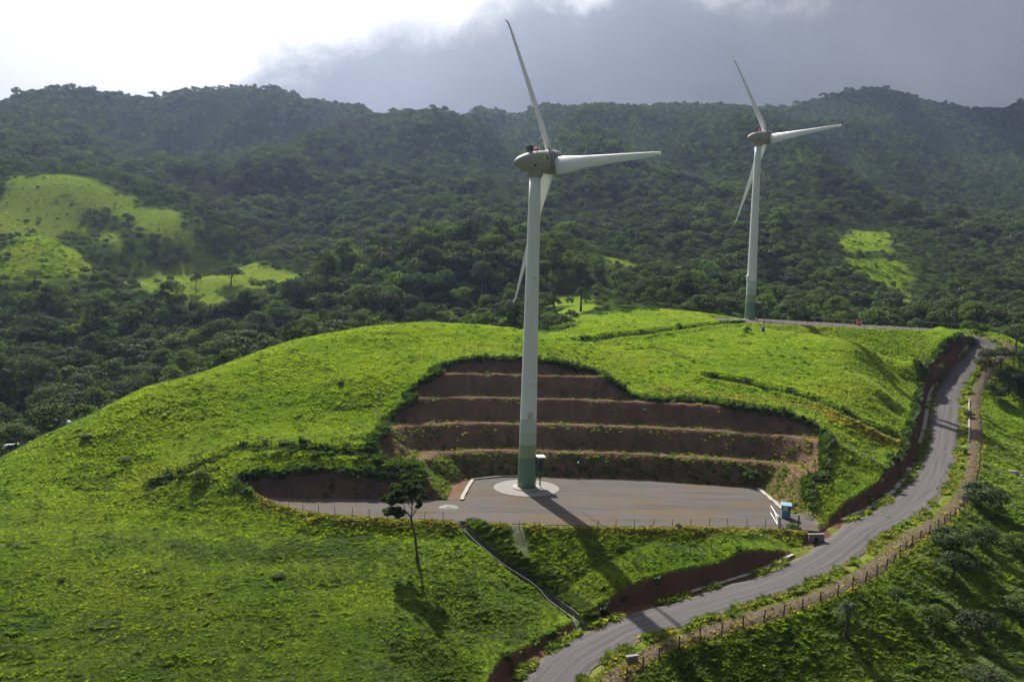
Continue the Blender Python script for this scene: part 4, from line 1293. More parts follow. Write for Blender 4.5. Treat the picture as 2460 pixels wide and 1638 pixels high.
T_NEAR = [tree_kind('a', 11, 4.6, 3.2, 5.6, 16, 0.36, 2300, 0.25, M_LEAF[0], M_BARK, 0.22),
          tree_kind('b', 12, 5.6, 1.9, 6.8, 17, 0.34, 2300, 0.25, M_LEAF[0], M_BARK, 0.22, 'umbrella'),
          tree_kind('c', 13, 3.4, 4.3, 6.4, 17, 0.42, 2300, 0.25, M_LEAF[1], M_BARK, 0.2),
          tree_kind('d', 14, 3.6, 2.7, 3.6, 15, 0.38, 2200, 0.23, M_LEAF[1], M_BARK, 0.16),
          tree_kind('e', 15, 4.0, 3.2, 5.6, 15, 0.36, 1700, 0.25, M_LEAF[2], M_BARKL, 0.18),
          tree_kind('f', 16, 5.2, 2.4, 5.8, 18, 0.32, 2300, 0.25, M_LEAF[0], M_BARKL, 0.22, 'umbrella'),
          tree_kind('g', 17, 2.4, 1.5, 1.7, 11, 0.40, 1500, 0.17, M_LEAF[1], M_BARK, 0.10),
          tree_kind('h', 18, 2.6, 1.6, 1.8, 12, 0.42, 2300, 0.165, M_LEAF[0], M_BARK, 0.10)]
T_H = [8.8, 8.4, 10.6, 6.4, 8.8, 8.0, 3.3, 3.5]
T_FAR = [tree_kind('fa', 31, 4.6, 3.2, 5.2, 12, 0.38, 640, 0.46, M_LEAF[0], M_BARK, 0.3)[0],
         tree_kind('fb', 32, 5.6, 2.0, 6.4, 13, 0.36, 640, 0.46, M_LEAF[0], M_BARK, 0.3, 'umbrella')[0],
         tree_kind('fc', 33, 3.6, 4.2, 6.0, 12, 0.42, 640, 0.46, M_LEAF[1], M_BARK, 0.3)[0],
         tree_kind('fd', 34, 4.2, 3.0, 4.2, 12, 0.38, 640, 0.46, M_LEAF[2], M_BARK, 0.3)[0],
         tree_kind('fe', 35, 3.4, 2.2, 2.6, 10, 0.42, 400, 0.42, M_LEAF[2], M_BARK, 0.2)[0],
         tree_kind('ff', 36, 4.8, 2.8, 4.8, 14, 0.34, 640, 0.46, M_LEAF[1], M_BARK, 0.3)[0]]


def plant_tree(kindx, x, y, s, rz, label, cat='tree', group=None, name='forest_tree', sink=0.15, sz=None):
    cr, tr = T_NEAR[kindx]
    o = empty(name, (x, y, float(gz_(x, y)) - sink), rz); o.scale = (s, s, s * (sz or 1.0))
    tag(o, label, cat, group)
    child('trunk', tr, o); child('crown', cr, o)
    return o


def los_clear(x, y, top):
    """is a point at height top seen from the camera over the bare ground"""
    t = np.linspace(0.12, 0.985, 90)[:, None]
    g = gsample(Z, x * t, y * t); zz = ZC + (top - ZC) * t
    return (g < zz).all(0)


def build_forest():
    P = []
    yy = 112.0
    while yy < 1320:
        sp = 5.0 if yy < 330 else 4.6 if yy < 520 else min(5.4, 4.6 * (yy / 520) ** 0.4)
        sp *= 0.94; n = int((1.50 * yy + 60) / sp)
        xs = np.linspace(-0.75 * yy - 30, 0.75 * yy + 30, n) + RNG.uniform(-0.42, 0.42, n) * sp
        ys = yy + RNG.uniform(-0.42, 0.42, n) * sp
        P.append(np.stack([xs, ys, np.full(n, sp)], 1)); yy += sp
    P = np.concatenate(P); x, y = P[:, 0], P[:, 1]
    m = (forest_mask(x, y) > 0.5) | ((RNG.random(len(x)) < 0.012) & (y > 240))
    # keep the strip around the far platform and the road open
    _, _, b = poly_sdf(MEADOW, x, y); m &= (b > 2.2)
    m &= ~((x > 60) & (y < 175) & (y < 100 + x * 0.35)) | (x < 20)
    m &= ~((x > 0) & (y < 160))
    m &= in_view(x, y, gz_(x, y) + 6, 1.12, -0.1, 1.2)
    P = P[m]; x, y = P[:, 0], P[:, 1]; z = gz_(x, y); n = len(x)
    scrub = sstep(fbm(x / 60, y / 80, 3, 77), 0.02, 0.16) * sstep(y, 300, 420)
    size = 1.0 * (0.45 + 0.75 * RNG.random(n) ** 0.8 + 0.55 * (RNG.random(n) < 0.05)) * (0.85 + 0.7 * np.clip(fbm(x / 35, y / 35, 2, 66), -0.25, 0.4)) * (1 - 0.25 * scrub) * np.where(y > 330, 0.86, 1.0) * (1 - 0.22 * sstep(y, 550, 750))
    # low bushes right behind the near hills and next to the pastures
    nearb = np.ones(n)
    for poly in PASTURE + [MEADOW]:
        _, _, b = poly_sdf(poly, x, y); nearb = np.minimum(nearb, np.clip(b / (15 if poly is MEADOW else 30), 0, 1))
    size *= 0.42 + 0.58 * nearb
    vis = los_clear(x, y, z + 7.0 * size)
    proj = size / y * vis * (y < 330)
    order = np.argsort(-proj)[:265]
    ind = np.zeros(n, bool); ind[order] = True; ind &= proj > 0
    print('forest points', n, 'visible', int(vis.sum()), 'singles', int(ind.sum()), 'far edge of singles', y[ind].max())
    groups = {}
    for i in np.nonzero(ind)[0]:
        kx = int(RNG.choice([0, 1, 2, 3, 4, 5], p=[.26, .17, .19, .14, .10, .14]))
        shape = {0: 'round dark green', 1: 'flat-topped dark green', 2: 'tall fresh green', 3: 'bushy fresh green', 4: 'thin greyish', 5: 'wide flat-topped'}[kx]
        u_ = x[i] / y[i]
        if u_ < -0.29:
            low_ = y[i] < 175
            where = ('behind the grassy crest at the left edge of the picture' if low_ else 'in the valley floor at the left edge of the picture') if u_ < -0.5 else \
                ('just behind the left shoulder of the near grassy hill' if low_ else 'in the valley wood below the distant left pasture' if y[i] > 225 else 'in the middle of the left valley wood')
        elif u_ < 0.12:
            where = 'on the wooded knoll left of the near tower' if u_ < -0.14 else 'on the wooded knoll directly behind the near turbine' if u_ < 0.03 else 'on the wooded knoll right of the near tower'
        else:
            where = 'in the wood between the two turbines' if u_ < 0.28 else 'in the wood right behind the far turbine' if u_ < 0.40 else 'in the wood right of the far turbine platform' if u_ < 0.54 else 'in the wood above the road at the right edge'
        grp = 'trees ' + where
        plant_tree(kx, x[i], y[i], float(size[i]) * 1.02, float(RNG.uniform(0, 6.28)), '%s tree %s' % (shape, where), 'tree', '%s %s' % (shape, grp))
    k = ~ind; n2 = int(k.sum()); s = size[k]
    vid = RNG.choice(6, n2, p=[.26, .16, .18, .16, .08, .16]); vid = np.where((scrub[k] > 0.5) & (RNG.random(n2) < 0.75), RNG.choice([3, 4], n2), vid)
    scatter('forest', np.stack([x[k], y[k], z[k] - 0.4], 1), np.stack([RNG.normal(0, 0.06, n2), RNG.normal(0, 0.06, n2), RNG.uniform(0, 6.28, n2)], 1),
            np.stack([s, s, s * RNG.uniform(0.85, 1.2, n2)], 1), vid, T_FAR, 'dense dark green forest covering the mountain slopes')


build_forest()
#__PART4__


# --- single trees and shrubs that stand by themselves
def g_at(px, py, start=50):
    return ground_hit(px, py, Z, start=start)


def g_full(px, py, start=50):
    return ground_hit(px / K, py / K, Z, start=start)


SOLO = [  # full-photo pixel of the foot, kind, width px of the crown, label, category, vertical stretch
    (2360, 1217, 7, 120, 'big dense dark bush on the slope right of the road bend', 'bush', 0.75),
    (2283, 1318, 7, 112, 'wide dark bush below the fence, above the darkest bush', 'bush', 0.7),
    (2292, 1392, 0, 104, 'darkest round tree casting a long shadow down the right slope', 'tree', 0.7),
    (2366, 1318, 3, 78, 'small light green tree on the right slope beside dark bushes', 'tree', 0.9),
    (2154, 1462, 0, 52, 'little sparse tree on the right slope next to the palm', 'tree', 1.0),
    (2246, 1504, 3, 80, 'small round-crowned tree on the lower right slope', 'tree', 0.85),
    (2350, 1541, 0, 120, 'wide dark green tree on the lower right slope', 'tree', 0.7),
    (2440, 1330, 3, 80, 'bushy tree cut by the right edge of the picture', 'tree', 0.8),
    (2340, 1655, 5, 125, 'dark tree crown rising from the bottom right corner', 'tree', 0.8),
    (2452, 1480, 3, 90, 'leafy shrub at the right edge low on the slope', 'shrub', 0.7),
    (2364, 926, 4, 62, 'slender tree with thin trunk beside the upper road', 'tree', 1.35),
    (2402, 905, 1, 95, 'flat-topped dark tree right of the upper road bend', 'tree', 0.9),
    (2425, 948, 0, 90, 'round dark tree below the flat-topped tree by the upper road', 'tree', 0.8),
    (2388, 962, 7, 70, 'dark bush at the roadside under the slender tree', 'bush', 0.9),
    (2326, 1003, 6, 30, 'small dark shrub on the dirt verge of the steep road', 'shrub', 0.9),
    (2316, 1088, 6, 24, 'tiny dark shrub on the verge where the road steepens', 'shrub', 0.9),
    (2440, 850, 5, 110, 'wide tree at the right edge above the upper road', 'tree', 0.9),
    (2330, 800, 6, 50, 'low bush behind the end of the guard rail', 'bush', 0.9),
    (209, 1056, 7, 34, 'dark isolated shrub on the smooth left hillside', 'shrub', 0.62),
    (301, 1106, 6, 36, 'low flat green shrub on the left hillside', 'shrub', 0.4),
    (150, 1398, 7, 24, 'small dark shrub alone in the left foreground field', 'shrub', 0.8),
    (480, 1162, 6, 52, 'round light green shrub beside the fenced grass berm', 'shrub', 0.85),
    (819, 925, 7, 18, 'tiny dark shrub on the hill left of the terraces', 'shrub', 0.8),
    (668, 1394, 7, 40, 'dark tussocky bush in the left field below the lone tree', 'bush', 0.6),
    (1630, 1268, 6, 20, 'small green bush on the front edge of the gravel platform', 'bush', 0.9),
    (1806, 1162, 6, 46, 'green weeds climbing the lowest terrace near the guard booth', 'shrub', 0.9),
    (1905, 1272, 6, 40, 'low bush beside the white gate', 'bush', 0.6),
    (1795, 800, 6, 26, 'thin shrub on the slope in front of the far turbine', 'shrub', 0.9),
    (1008, 970, 4, 18, 'small pale shrub on the second highest terrace', 'shrub', 0.5),
    (555, 685, 0, 70, 'large round dark tree on the distant left pasture', 'tree', 0.7),
    (470, 700, 2, 30, 'slim tree on the distant left pasture beside the round one', 'tree', 1.1),
    (2060, 640, 2, 22, 'narrow tree standing in the small right-hand pasture', 'tree', 1.2),
    (2140, 645, 4, 26, 'thin tree on the right edge of the small pasture', 'tree', 1.1)]
T_W = [9.6, 11.4, 7.6, 7.8, 8.4, 10.6, 5.0, 5.4]
for px, py, kx, wpx, lab, cat_, sv in SOLO:
    h_ = g_full(px, min(py, 1636), start=150 if py < 720 else 50)
    if py > 1636:
        h_ = g_full(px, 1636); h_[1] -= 2.0
    s_ = wpx * h_[1] / F_PX / T_W[kx]
    plant_tree(kx, h_[0], h_[1], s_, (px * 7 + py) % 6.0, lab, cat_, None, {'tree': 'tree', 'bush': 'bush', 'shrub': 'shrub'}[cat_], 0.08, sv)


def lone_tree():
    b = g_full(1003, 1356); k = 0.00795 * b[1] / 84.5
    root = empty('lone_tree', tuple(b)); tag(root, 'lone leaning tree with open crown in the foreground meadow', 'tree')
    c = lambda x, y, d=0.0: Vector(((x - 700) * k, d, (1320 - y) * k * 1.04))
    r = np.random.default_rng(3)
    tr = MB().tube([c(700, 1350), c(700, 1300), c(685, 1150), c(668, 1000), c(655, 920), c(622, 800), c(600, 690)], [0.26, 0.17, 0.14, 0.13, 0.125, 0.115, 0.11], 9)
    tr.obj('trunk', M_BARK, root, True)
    br = []
    def limb(pts, r0, r1):
        n = len(pts); br.append((pts, [r0 + (r1 - r0) * i / (n - 1) for i in range(n)]))
    limb([c(600, 700), c(540, 610, -.2), c(470, 545, -.4), (c(350, 480, -.7))], .075, .02)
    limb([c(600, 700), c(560, 650, .3), c(430, 620, .5), c(300, 605, .6)], .06, .015)
    limb([c(600, 700), c(612, 600, .1), c(605, 480, .2), c(560, 300, .3), c(540, 240, .3)], .08, .015)
    limb([c(605, 690), c(640, 640, -.2), c(690, 560, -.5), c(745, 470, -.7)], .06, .015)
    limb([c(606, 560, .1), c(640, 400, .5), c(640, 220, .8)], .045, .012)
    limb([c(520, 590, -.2), c(480, 470, .4), c(430, 350, .9)], .04, .012)
    limb([c(612, 600, .1), c(560, 470, -.7), c(500, 340, -1.3)], .04, .012)
    limb([c(640, 640, -.2), c(660, 520, .6), c(700, 400, 1.1)], .04, .012)
    for pts, rr in br:
        MB().tube(pts, rr, 6).obj('branch', M_BARK, root, True)
    lob = []
    for (x, y, rx, rz, n) in [(400, 310, 95, 45, 7), (520, 270, 90, 45, 7), (620, 220, 55, 60, 4), (720, 430, 55, 80, 6), (380, 400, 120, 42, 7), (560, 400, 95, 65, 7), (320, 600, 120, 20, 9), (430, 635, 80, 22, 6),
                              (480, 480, 60, 40, 3), (230, 420, 60, 35, 3), (660, 330, 70, 55, 5), (690, 520, 50, 35, 3), (450, 430, 110, 55, 8), (600, 330, 95, 60, 8), (300, 500, 80, 40, 4)]:
        for q in range(n):
            cx, cy_ = x + r.uniform(-1, 1) * rx * 0.8, y + r.uniform(-1, 1) * rz * 0.8
            p = c(cx, cy_, r.uniform(-1.3, 1.3)); rr = rx * k * 0.36
            lob.append(((p.x, p.y, p.z), (rr, rr, rr * 0.45)))
    V, Fq = leaf_cloud(r, lob, 210, 0.18, 0.3, -1.0)
    o = bpy.data.objects.new('crown', np_mesh('crown', V, Fq, M_LEAF[1])); COL.objects.link(o); o.parent = root


lone_tree()


def palm_meshes(h, R, seed):
    r = np.random.default_rng(seed); V = []; Fq = []
    for k in range(24):
        a = k * 2.4 + r.uniform(-.2, .2); el = r.uniform(0.15, 1.25); L = R * r.uniform(0.85, 1.15)
        d = np.array([math.cos(a), math.sin(a), 0]); sd = np.array([-d[1], d[0], 0]); pts = []
        for i in range(9):
            t = i / 8; pts.append(np.array([0, 0, h]) + d * L * t * math.cos(el) * (1 - .12 * t) + np.array([0, 0, L * (math.sin(el) * t - 1.15 * t * t * (0.55 + .35 * math.cos(el)))]))
        for i in range(1, 9):
            p = pts[i]; tang = pts[i] - pts[i - 1]
            for s_ in (-1, 1):
                for q in range(2):
                    lf = R * 0.42 * (1 - 0.55 * abs(i / 8 - 0.45)) ; o_ = pts[i - 1] + tang * (q + .5) / 2
                    e = o_ + sd * s_ * lf * 0.62 + tang / np.linalg.norm(tang) * lf * 0.55 + np.array([0, 0, -lf * r.uniform(0.2, 0.55)])
                    w = tang * 0.20; n = len(V)
                    V += [o_ - w, o_ + w, e + w * 0.2, e - w * 0.2]; Fq.append((n, n + 1, n + 2, n + 3))
    mb = MB().tube([(0, 0, -.4), (0.02, 0, h * .3), (0.05, 0, h * .7), (0, 0, h)], [R * .17, R * .12, R * .11, R * .13], 9)
    for k in range(14):
        a = k * 2.4; zz = h * (.72 + .02 * k)
        mb.tube([(0, 0, zz), (math.cos(a) * R * .2, math.sin(a) * R * .2, zz + .1 * R)], R * .035, 5)
    return np_mesh('crown', V, Fq, M_PALM), mb.mesh('trunk', M_BARK, True)


def palm(px, py, h, R, lab, seed, start=50):
    b = g_full(px, py, start); o = empty('palm_tree', tuple(b)); tag(o, lab, 'palm')
    cr, tr = palm_meshes(h, R, seed); child('trunk', tr, o); child('crown', cr, o)


palm(2033, 1530, 3.1, 1.55, 'small shaggy palm on the grassy slope below the road fence', 5)
palm(1330, 745, 5.2, 2.2, 'pale palm in the shade at the edge of the knoll wood', 6, 175)
palm(1395, 748, 5.6, 2.3, 'taller palm beside the little meadow behind the near tower', 8, 175)


# ------------------------------------------------------------------ fences
POST = MB().lathe([(0.075, -0.4), (0.075, 0.0), (0.068, 1.2), (0.05, 1.25)], 7).mesh('post', M_POST)
POST_THIN = MB().lathe([(0.038, -0.4), (0.038, 0.0), (0.034, 1.1), (0.03, 1.15)], 6).mesh('post', M_POST)


def fence(line, step, label, thick=True, zf=None, wires=3, maxposts=80):
    P = resample(np.asarray(line)[:, :2] if zf is None else np.asarray(line)[:, :2], step)
    zf = zf or gz_
    base = (P[0, 0], P[0, 1], float(zf(P[0, 0], P[0, 1])))
    root = empty('fence', base); tag(root, label, 'fence')
    r = np.random.default_rng(len(label)); tops = []
    for i, (x, y) in enumerate(P):
        z_ = float(zf(x, y))
        o = child('post', POST if thick else POST_THIN, root, (x - base[0], y - base[1], z_ - base[2]), (r.normal(0, .05), r.normal(0, .05), r.uniform(0, 6)), (1, 1, r.uniform(.88, 1.1)))
        tops.append(Vector((x - base[0], y - base[1], z_ - base[2])))
    for w in range(wires):
        h = 0.35 + 0.33 * w
        pts = []
        for i in range(len(tops)):
            pts.append(tops[i] + Vector((0, 0, h)))
            if i < len(tops) - 1:
                pts.append((tops[i] + tops[i + 1]) / 2 + Vector((0, 0, h - 0.04)))
        MB().tube(pts, 0.006, 4).obj('wire', M_WIRE, root)
    return root


def near_s(px, py, z_):
    p = at(px / K, py / K, z=z_); return int(np.argmin(np.hypot(RD[:, 0] - p[0], RD[:, 1] - p[1])))


ia, ib = near_s(1400, 1600, -7.2), near_s(2290, 1000, 5)
fence(offset_line(RD, ROAD_W + 3.1)[ia:ib], 2.3, 'wooden post fence along the downhill side of the road')
fence([at(px, py, z=0) for px, py in [(520, 1128), (600, 1158), (700, 1178), (800, 1189), (900, 1196), (1000, 1199), (1060, 1203)]], 2.2, 'wire fence along the front of the narrow left platform arm', False)
fence([at(px, py, z=-0.3) for px, py in [(1150, 1216), (1300, 1222), (1450, 1220), (1600, 1219), (1760, 1220)]], 2.3, 'wire fence along the front edge of the main platform', False)
fence([g_at(px, py) for px, py in [(870, 978), (868, 930), (900, 880), (950, 838), (1020, 815), (1100, 806), (1200, 808), (1300, 830), (1400, 868), (1500, 905), (1600, 925), (1720, 936), (1830, 944)]], 2.6, 'thin wire fence running round the top of the terraces', False)
fence([g_at(px, py) for px, py in [(365, 1098), (430, 1072), (500, 1042), (560, 1020), (660, 1018), (780, 1027), (880, 1040)]], 2.4, 'wire fence above the grassy berm on the left', False)
fence([(x, y - 0.9) for x, y in [(56, 181), (66, 176.5), (80, 178), (96, 184), (108, 190.5)]], 2.7, 'wire fence along the front of the far turbine platform', False)
ia, ib = near_s(1420, 1540, -6.6), near_s(1900, 1370, -2)
fence(offset_line(RD, -(ROAD_W + 3.9))[ia:ib], 2.8, 'thin wire fence on top of the earth bank left of the road', False)
ia, ib = near_s(2110, 1240, 0), near_s(2215, 1150, 1.2)
fence(offset_line(RD, -(ROAD_W + 5.0))[ia:ib], 2.8, 'thin wire fence on the grassy bank inside the road bend', False)


# ------------------------------------------------------------------ concrete gutters and walls
def gutter(line, name, label, w=0.55, h=0.16, step=1.35, mat=None, lift=0.10, jit=0.03):
    P = resample(np.asarray(line), step); base = P[0]
    root = empty(name, tuple(base)); tag(root, label, 'drain'); r = np.random.default_rng(len(label))
    slab = MB().box((0, 0, 0), (step * 0.96, w, h), None, 0.02).mesh('slab', mat or M_CONC)
    for i in range(len(P) - 1):
        a, b = Vector(P[i]), Vector(P[i + 1]); d = b - a; m = (a + b) / 2
        rz = math.atan2(d.y, d.x); ry = -math.atan2(d.z, math.hypot(d.x, d.y))
        child('slab', slab, root, (m.x - base[0] + r.normal(0, jit), m.y - base[1] + r.normal(0, jit), m.z - base[2] + lift), (r.normal(0, .05), ry, rz + r.normal(0, .03)))
    return root


i0_, i1_ = near_s(1690, 1445, -4.2), near_s(1965, 1345, -1.4)
gutter(offset_line(RD, -(ROAD_W + 0.6))[i0_:i1_], 'road_gutter', 'narrow pale concrete gutter at the foot of the bank on the lower road', 0.4, 0.14)
i0_, i1_ = near_s(2090, 1262, 0), near_s(2235, 1130, 1.4)
gutter(offset_line(RD, -(ROAD_W + 0.75))[i0_:i1_], 'road_gutter', 'stepped pale concrete gutter round the inside of the road bend', 0.62, 0.2, 1.5, None, 0.12, 0.06)
i0_, i1_ = near_s(2255, 1075, 2.6), near_s(2355, 835, 16.5)
gutter(offset_line(RD, -(ROAD_W + 0.8))[i0_:i1_], 'road_gutter', 'long pale concrete gutter along the steep upper road', 0.62, 0.3, 1.5, None, 0.16, 0.03)
i0_, i1_ = near_s(2275, 1060, 3), near_s(2300, 950, 8)
gutter(offset_line(RD, ROAD_W + 1.25)[i0_:i1_], 'road_kerb', 'thin pale concrete kerb on the outer side of the steep road', 0.28, 0.2, 1.5, None, 0.08, 0.03)
gutter([at(px, py, z=0.05) for px, py in [(1062, 1150), (1072, 1128), (1086, 1104)]], 'platform_gutter', 'pale concrete gutter at the left inner corner of the platform', 0.5, 0.10)
gutter([at(px, py, z=0.05) for px, py in [(1086, 1103), (1150, 1096.5), (1200, 1096.5)]], 'platform_gutter', 'thin concrete gutter behind the near turbine at the terrace foot', 0.35, 0.10, 1.35, M_CONC2)
gutter([at(px, py, z=0.05) for px, py in [(1745, 1124), (1772, 1147), (1800, 1171)]], 'platform_gutter', 'pale concrete gutter leading down to the guard booth', 0.55, 0.10)
ch = [g_at(px, py) for px, py in [(967, 1142), (966, 1120), (964, 1100), (962, 1080)]]
gutter(ch, 'concrete_chute', 'narrow concrete drain chute down the grassy bank', 0.55, 0.25, 0.9, M_CONC2, 0.12, 0.01)


def drain_channel():
    """open concrete channel running down the field to the road"""
    P = resample(DRAIN, 1.6); base = P[0]; root = empty('drain_channel', tuple(base))
    tag(root, 'straight open drain channel running down the grass to the road', 'drain')
    for off, w, hh, dz, nm in ((0, 0.66, 0.08, -0.66, 'channel_bed'), (-0.46, 0.12, 0.55, -0.24, 'channel_wall'), (0.46, 0.12, 0.55, -0.34, 'channel_wall')):
        Q = offset_line(P, off); v = []; f = []
        T = np.gradient(Q[:, :2], axis=0); T /= np.linalg.norm(T, axis=1)[:, None]
        for i in range(len(Q)):
            n_ = np.array([T[i, 1], -T[i, 0]]) * w / 2; g = float(gz_(P[i, 0] + 1.2 * np.sign(-1), P[i, 1])) if False else P[i, 2]
            for sx_, sz in ((-1, -1), (1, -1), (1, 1), (-1, 1)):
                v.append((Q[i, 0] + n_[0] * sx_ - base[0], Q[i, 1] + n_[1] * sx_ - base[1], ZDR[i] + dz + sz * hh / 2 - base[2]))
        for i in range(len(Q) - 1):
            for k_ in range(4):
                a, b = i * 4 + k_, i * 4 + (k_ + 1) % 4; f.append((a, b, b + 4, a + 4))
        f += [(3, 2, 1, 0), tuple(len(v) - 4 + q for q in range(4))]
        mesh_obj(nm, v, f, M_CONC3, root)


_P = resample(DRAIN, 1.6)
_o1, _o2 = offset_line(_P, -1.1), offset_line(_P, 1.1)
ZDR = (gz_(_o1[:, 0], _o1[:, 1]) + gz_(_o2[:, 0], _o2[:, 1])) / 2
drain_channel()


def headwall(p, rz, w, h, label, hole=True):
    root = empty('culvert_headwall', tuple(p), rz); tag(root, label, 'culvert')
    mb = MB()
    if hole:
        n = 20; v = []; f = []
        R = h * 0.32
        ring = []
        for k_ in range(n):
            a = 2 * math.pi * k_ / n; ring.append((R * math.cos(a), h * 0.42 + R * math.sin(a)))
        outer = []
        for k_ in range(n):
            a = 2 * math.pi * k_ / n; c_, s_ = math.cos(a), math.sin(a); t = min((w / 2) / abs(c_) if abs(c_) > 1e-6 else 9, (h * 0.58 if s_ > 0 else h * 0.62) / abs(s_) if abs(s_) > 1e-6 else 9)
            outer.append((c_ * t, h * 0.42 + s_ * t))
        for yy in (-0.12, 0.12):
            v += [(x, yy, z_) for x, z_ in ring]; v += [(x, yy, z_) for x, z_ in outer]
        for k_ in range(n):
            j = (k_ + 1) % n
            f += [(k_, j, n + j, n + k_), (2 * n + j, 2 * n + k_, 3 * n + k_, 3 * n + j), (j, k_, 2 * n + k_, 2 * n + j), (n + k_, n + j, 3 * n + j, 3 * n + k_)]
        mesh_obj('wall', v, f, M_CONC2, root)
        MB().lathe([(R * .99, 0), (R * .99, 0.8), (R * .2, 0.81)], 20, Matrix.Rotation(-math.pi / 2, 3, 'X')).obj('pipe', M_DARK, root, True, (0, 0.1, h * 0.42))
    else:
        mb.box((0, 0, h / 2), (w, 0.3, h), None, 0.03).obj('wall', M_CONC2, root)
    MB().box((0, 0.02, h + 0.06), (w + 0.15, 0.42, 0.12), None, 0.02).obj('coping', M_CONC2, root)


p_ = g_full(1962, 1306); headwall((p_[0], p_[1] + 0.25, p_[2] - 0.15), 0.15, 1.9, 1.05, 'grey concrete culvert wall with dark pipe at the platform entrance')
p_ = g_full(1518, 1592); headwall((p_[0], p_[1], p_[2] - 0.1), 0.35, 1.15, 0.6, 'small pale concrete culvert block beside the lower road', False)


# ------------------------------------------------------------------ guard booth, gate, lamp
def booth():
    b = at(1887 / K, 1243 / K, z=0.02); root = empty('guard_booth', tuple(b), math.radians(-14)); tag(root, 'blue-grey guard booth at the right end of the gravel platform', 'booth'); root.scale = (.8, .8, .8)
    w, d_, h = 1.25, 1.25, 2.05
    for x in (-w / 2 + .05, w / 2 - .05):
        for y in (-d_ / 2 + .05, d_ / 2 - .05):
            MB().box((x, y, h / 2), (.1, .1, h)).obj('corner_post', M_BLUE, root)
    for c_, dm_ in (((0, -d_ / 2 + .03, .55), (w - .2, .05, 1.1)), ((0, d_ / 2 - .03, h / 2), (w - .2, .05, h)), ((-w / 2 + .03, 0, .55), (.05, d_ - .2, 1.1)), ((w / 2 - .03, 0, h / 2), (.05, d_ - .2, h))):
        MB().box(c_, dm_).obj('wall_panel', M_BLUE, root)
    MB().box((0, -d_ / 2 - .06, 1.13), (w - .1, .2, .06)).obj('counter', M_BLUE2, root)
    wf = MB().box((-.12, -d_ / 2 + .09, 1.62), (.62, .04, .72)).obj('window', M_GLASS, root)
    MB().box((.2, -d_ / 2 + .06, 1.62), (.05, .07, .76)).obj('mullion', M_WHITE, wf)
    MB().box((0, -.1, h + .1), (w + .42, d_ + .5, .12), Matrix.Rotation(.08, 3, 'X'), .03).obj('roof', M_BLUE2, root)
    dr_ = MB().box((w / 2 + .02, .02, 1.0), (.04, .78, 1.9)).obj('door', M_BLUE2, root)
    MB().tube([(w / 2 + .07, -.28, 1.0), (w / 2 + .07, -.28, 1.12)], .02, 6).obj('handle', M_WHITE, dr_)


booth()


def gate():
    b = at(1869 / K, 1268 / K, z=0.0); e = at(1851 / K, 1238 / K, z=0.0)
    root = empty('barrier_gate', tuple(b)); tag(root, 'white swing gate standing open beside the guard booth', 'gate')
    d = Vector((e[0] - b[0], e[1] - b[1], 0)); L = d.length; d.normalize()
    MB().tube([(0, 0, -.3), (0, 0, 1.55)], .09, 10).obj('hinge_post', M_WHITE, root)
    MB().tube([d * .1 + Vector((0, 0, 1.25)), d * L + Vector((0, 0, 1.25))], .055, 8).obj('top_rail', M_WHITE, root)
    MB().tube([d * .1 + Vector((0, 0, .35)), d * L + Vector((0, 0, .35))], .05, 8).obj('bottom_rail', M_WHITE, root)
    MB().tube([d * L + Vector((0, 0, .3)), d * L + Vector((0, 0, 1.32))], .045, 8).obj('end_stile', M_WHITE, root)
    MB().tube([d * .1 + Vector((0, 0, .35)), d * (L * .5) + Vector((0, 0, 1.25))], .03, 6).obj('brace', M_WHITE, root)
    MB().box((0.12, -.05, 0.7), (.3, .25, 1.4), None, .03).obj('counterweight_box', simple('grey_box', (.42, .40, .42), .6), root)
    e2 = at(1858 / K, 1270 / K, z=0.0); root2 = empty('gate_post', tuple(at(1918 / K, 1268 / K, z=0))); tag(root2, 'single dark gate post right of the white gate', 'post')
    MB().lathe([(.09, -.3), (.09, 1.5), (.05, 1.56)], 8).obj('shaft', M_POST, root2)


gate()


def pole_lamp():
    b = at(1388 / K, 1151 / K, z=0.02); root = empty('lamp_post', tuple(b)); tag(root, 'slim pole with small white head at the terrace foot', 'lamp post')
    MB().tube([(0, 0, -.2), (0, 0, 2.35)], [.05, .035], 8).obj('pole', M_WIRE, root)
    MB().lathe([(.04, 2.3), (.13, 2.42), (.13, 2.55), (.05, 2.66)], 10).obj('head', M_WHITE, root)
    MB().box((0, 0, .06), (.3, .3, .12), None, .02).obj('footing', M_CONC2, root)


pole_lamp()


def pile():
    b = at(1078 / K, 1218 / K, z=0.01); r = np.random.default_rng(4); v = []; f = []; n = 18
    for i in range(6):
        for k_ in range(n):
            t = i / 5; a = 2 * math.pi * k_ / n; rr = 1.3 * t * (1 + .04 * r.normal()); v.append((rr * math.cos(a), rr * .75 * math.sin(a), .32 * (1 - t ** 1.5) + .012 * r.normal() - .03))
    f = [(i * n + k_, i * n + (k_ + 1) % n, (i + 1) * n + (k_ + 1) % n, (i + 1) * n + k_) for i in range(5) for k_ in range(n)]
    o = mesh_obj('gravel_pile', v, f, M_ROCK, None, True, tuple(b)); tag(o, 'low pale heap of gravel on the platform by the bank corner', 'gravel pile')


pile()

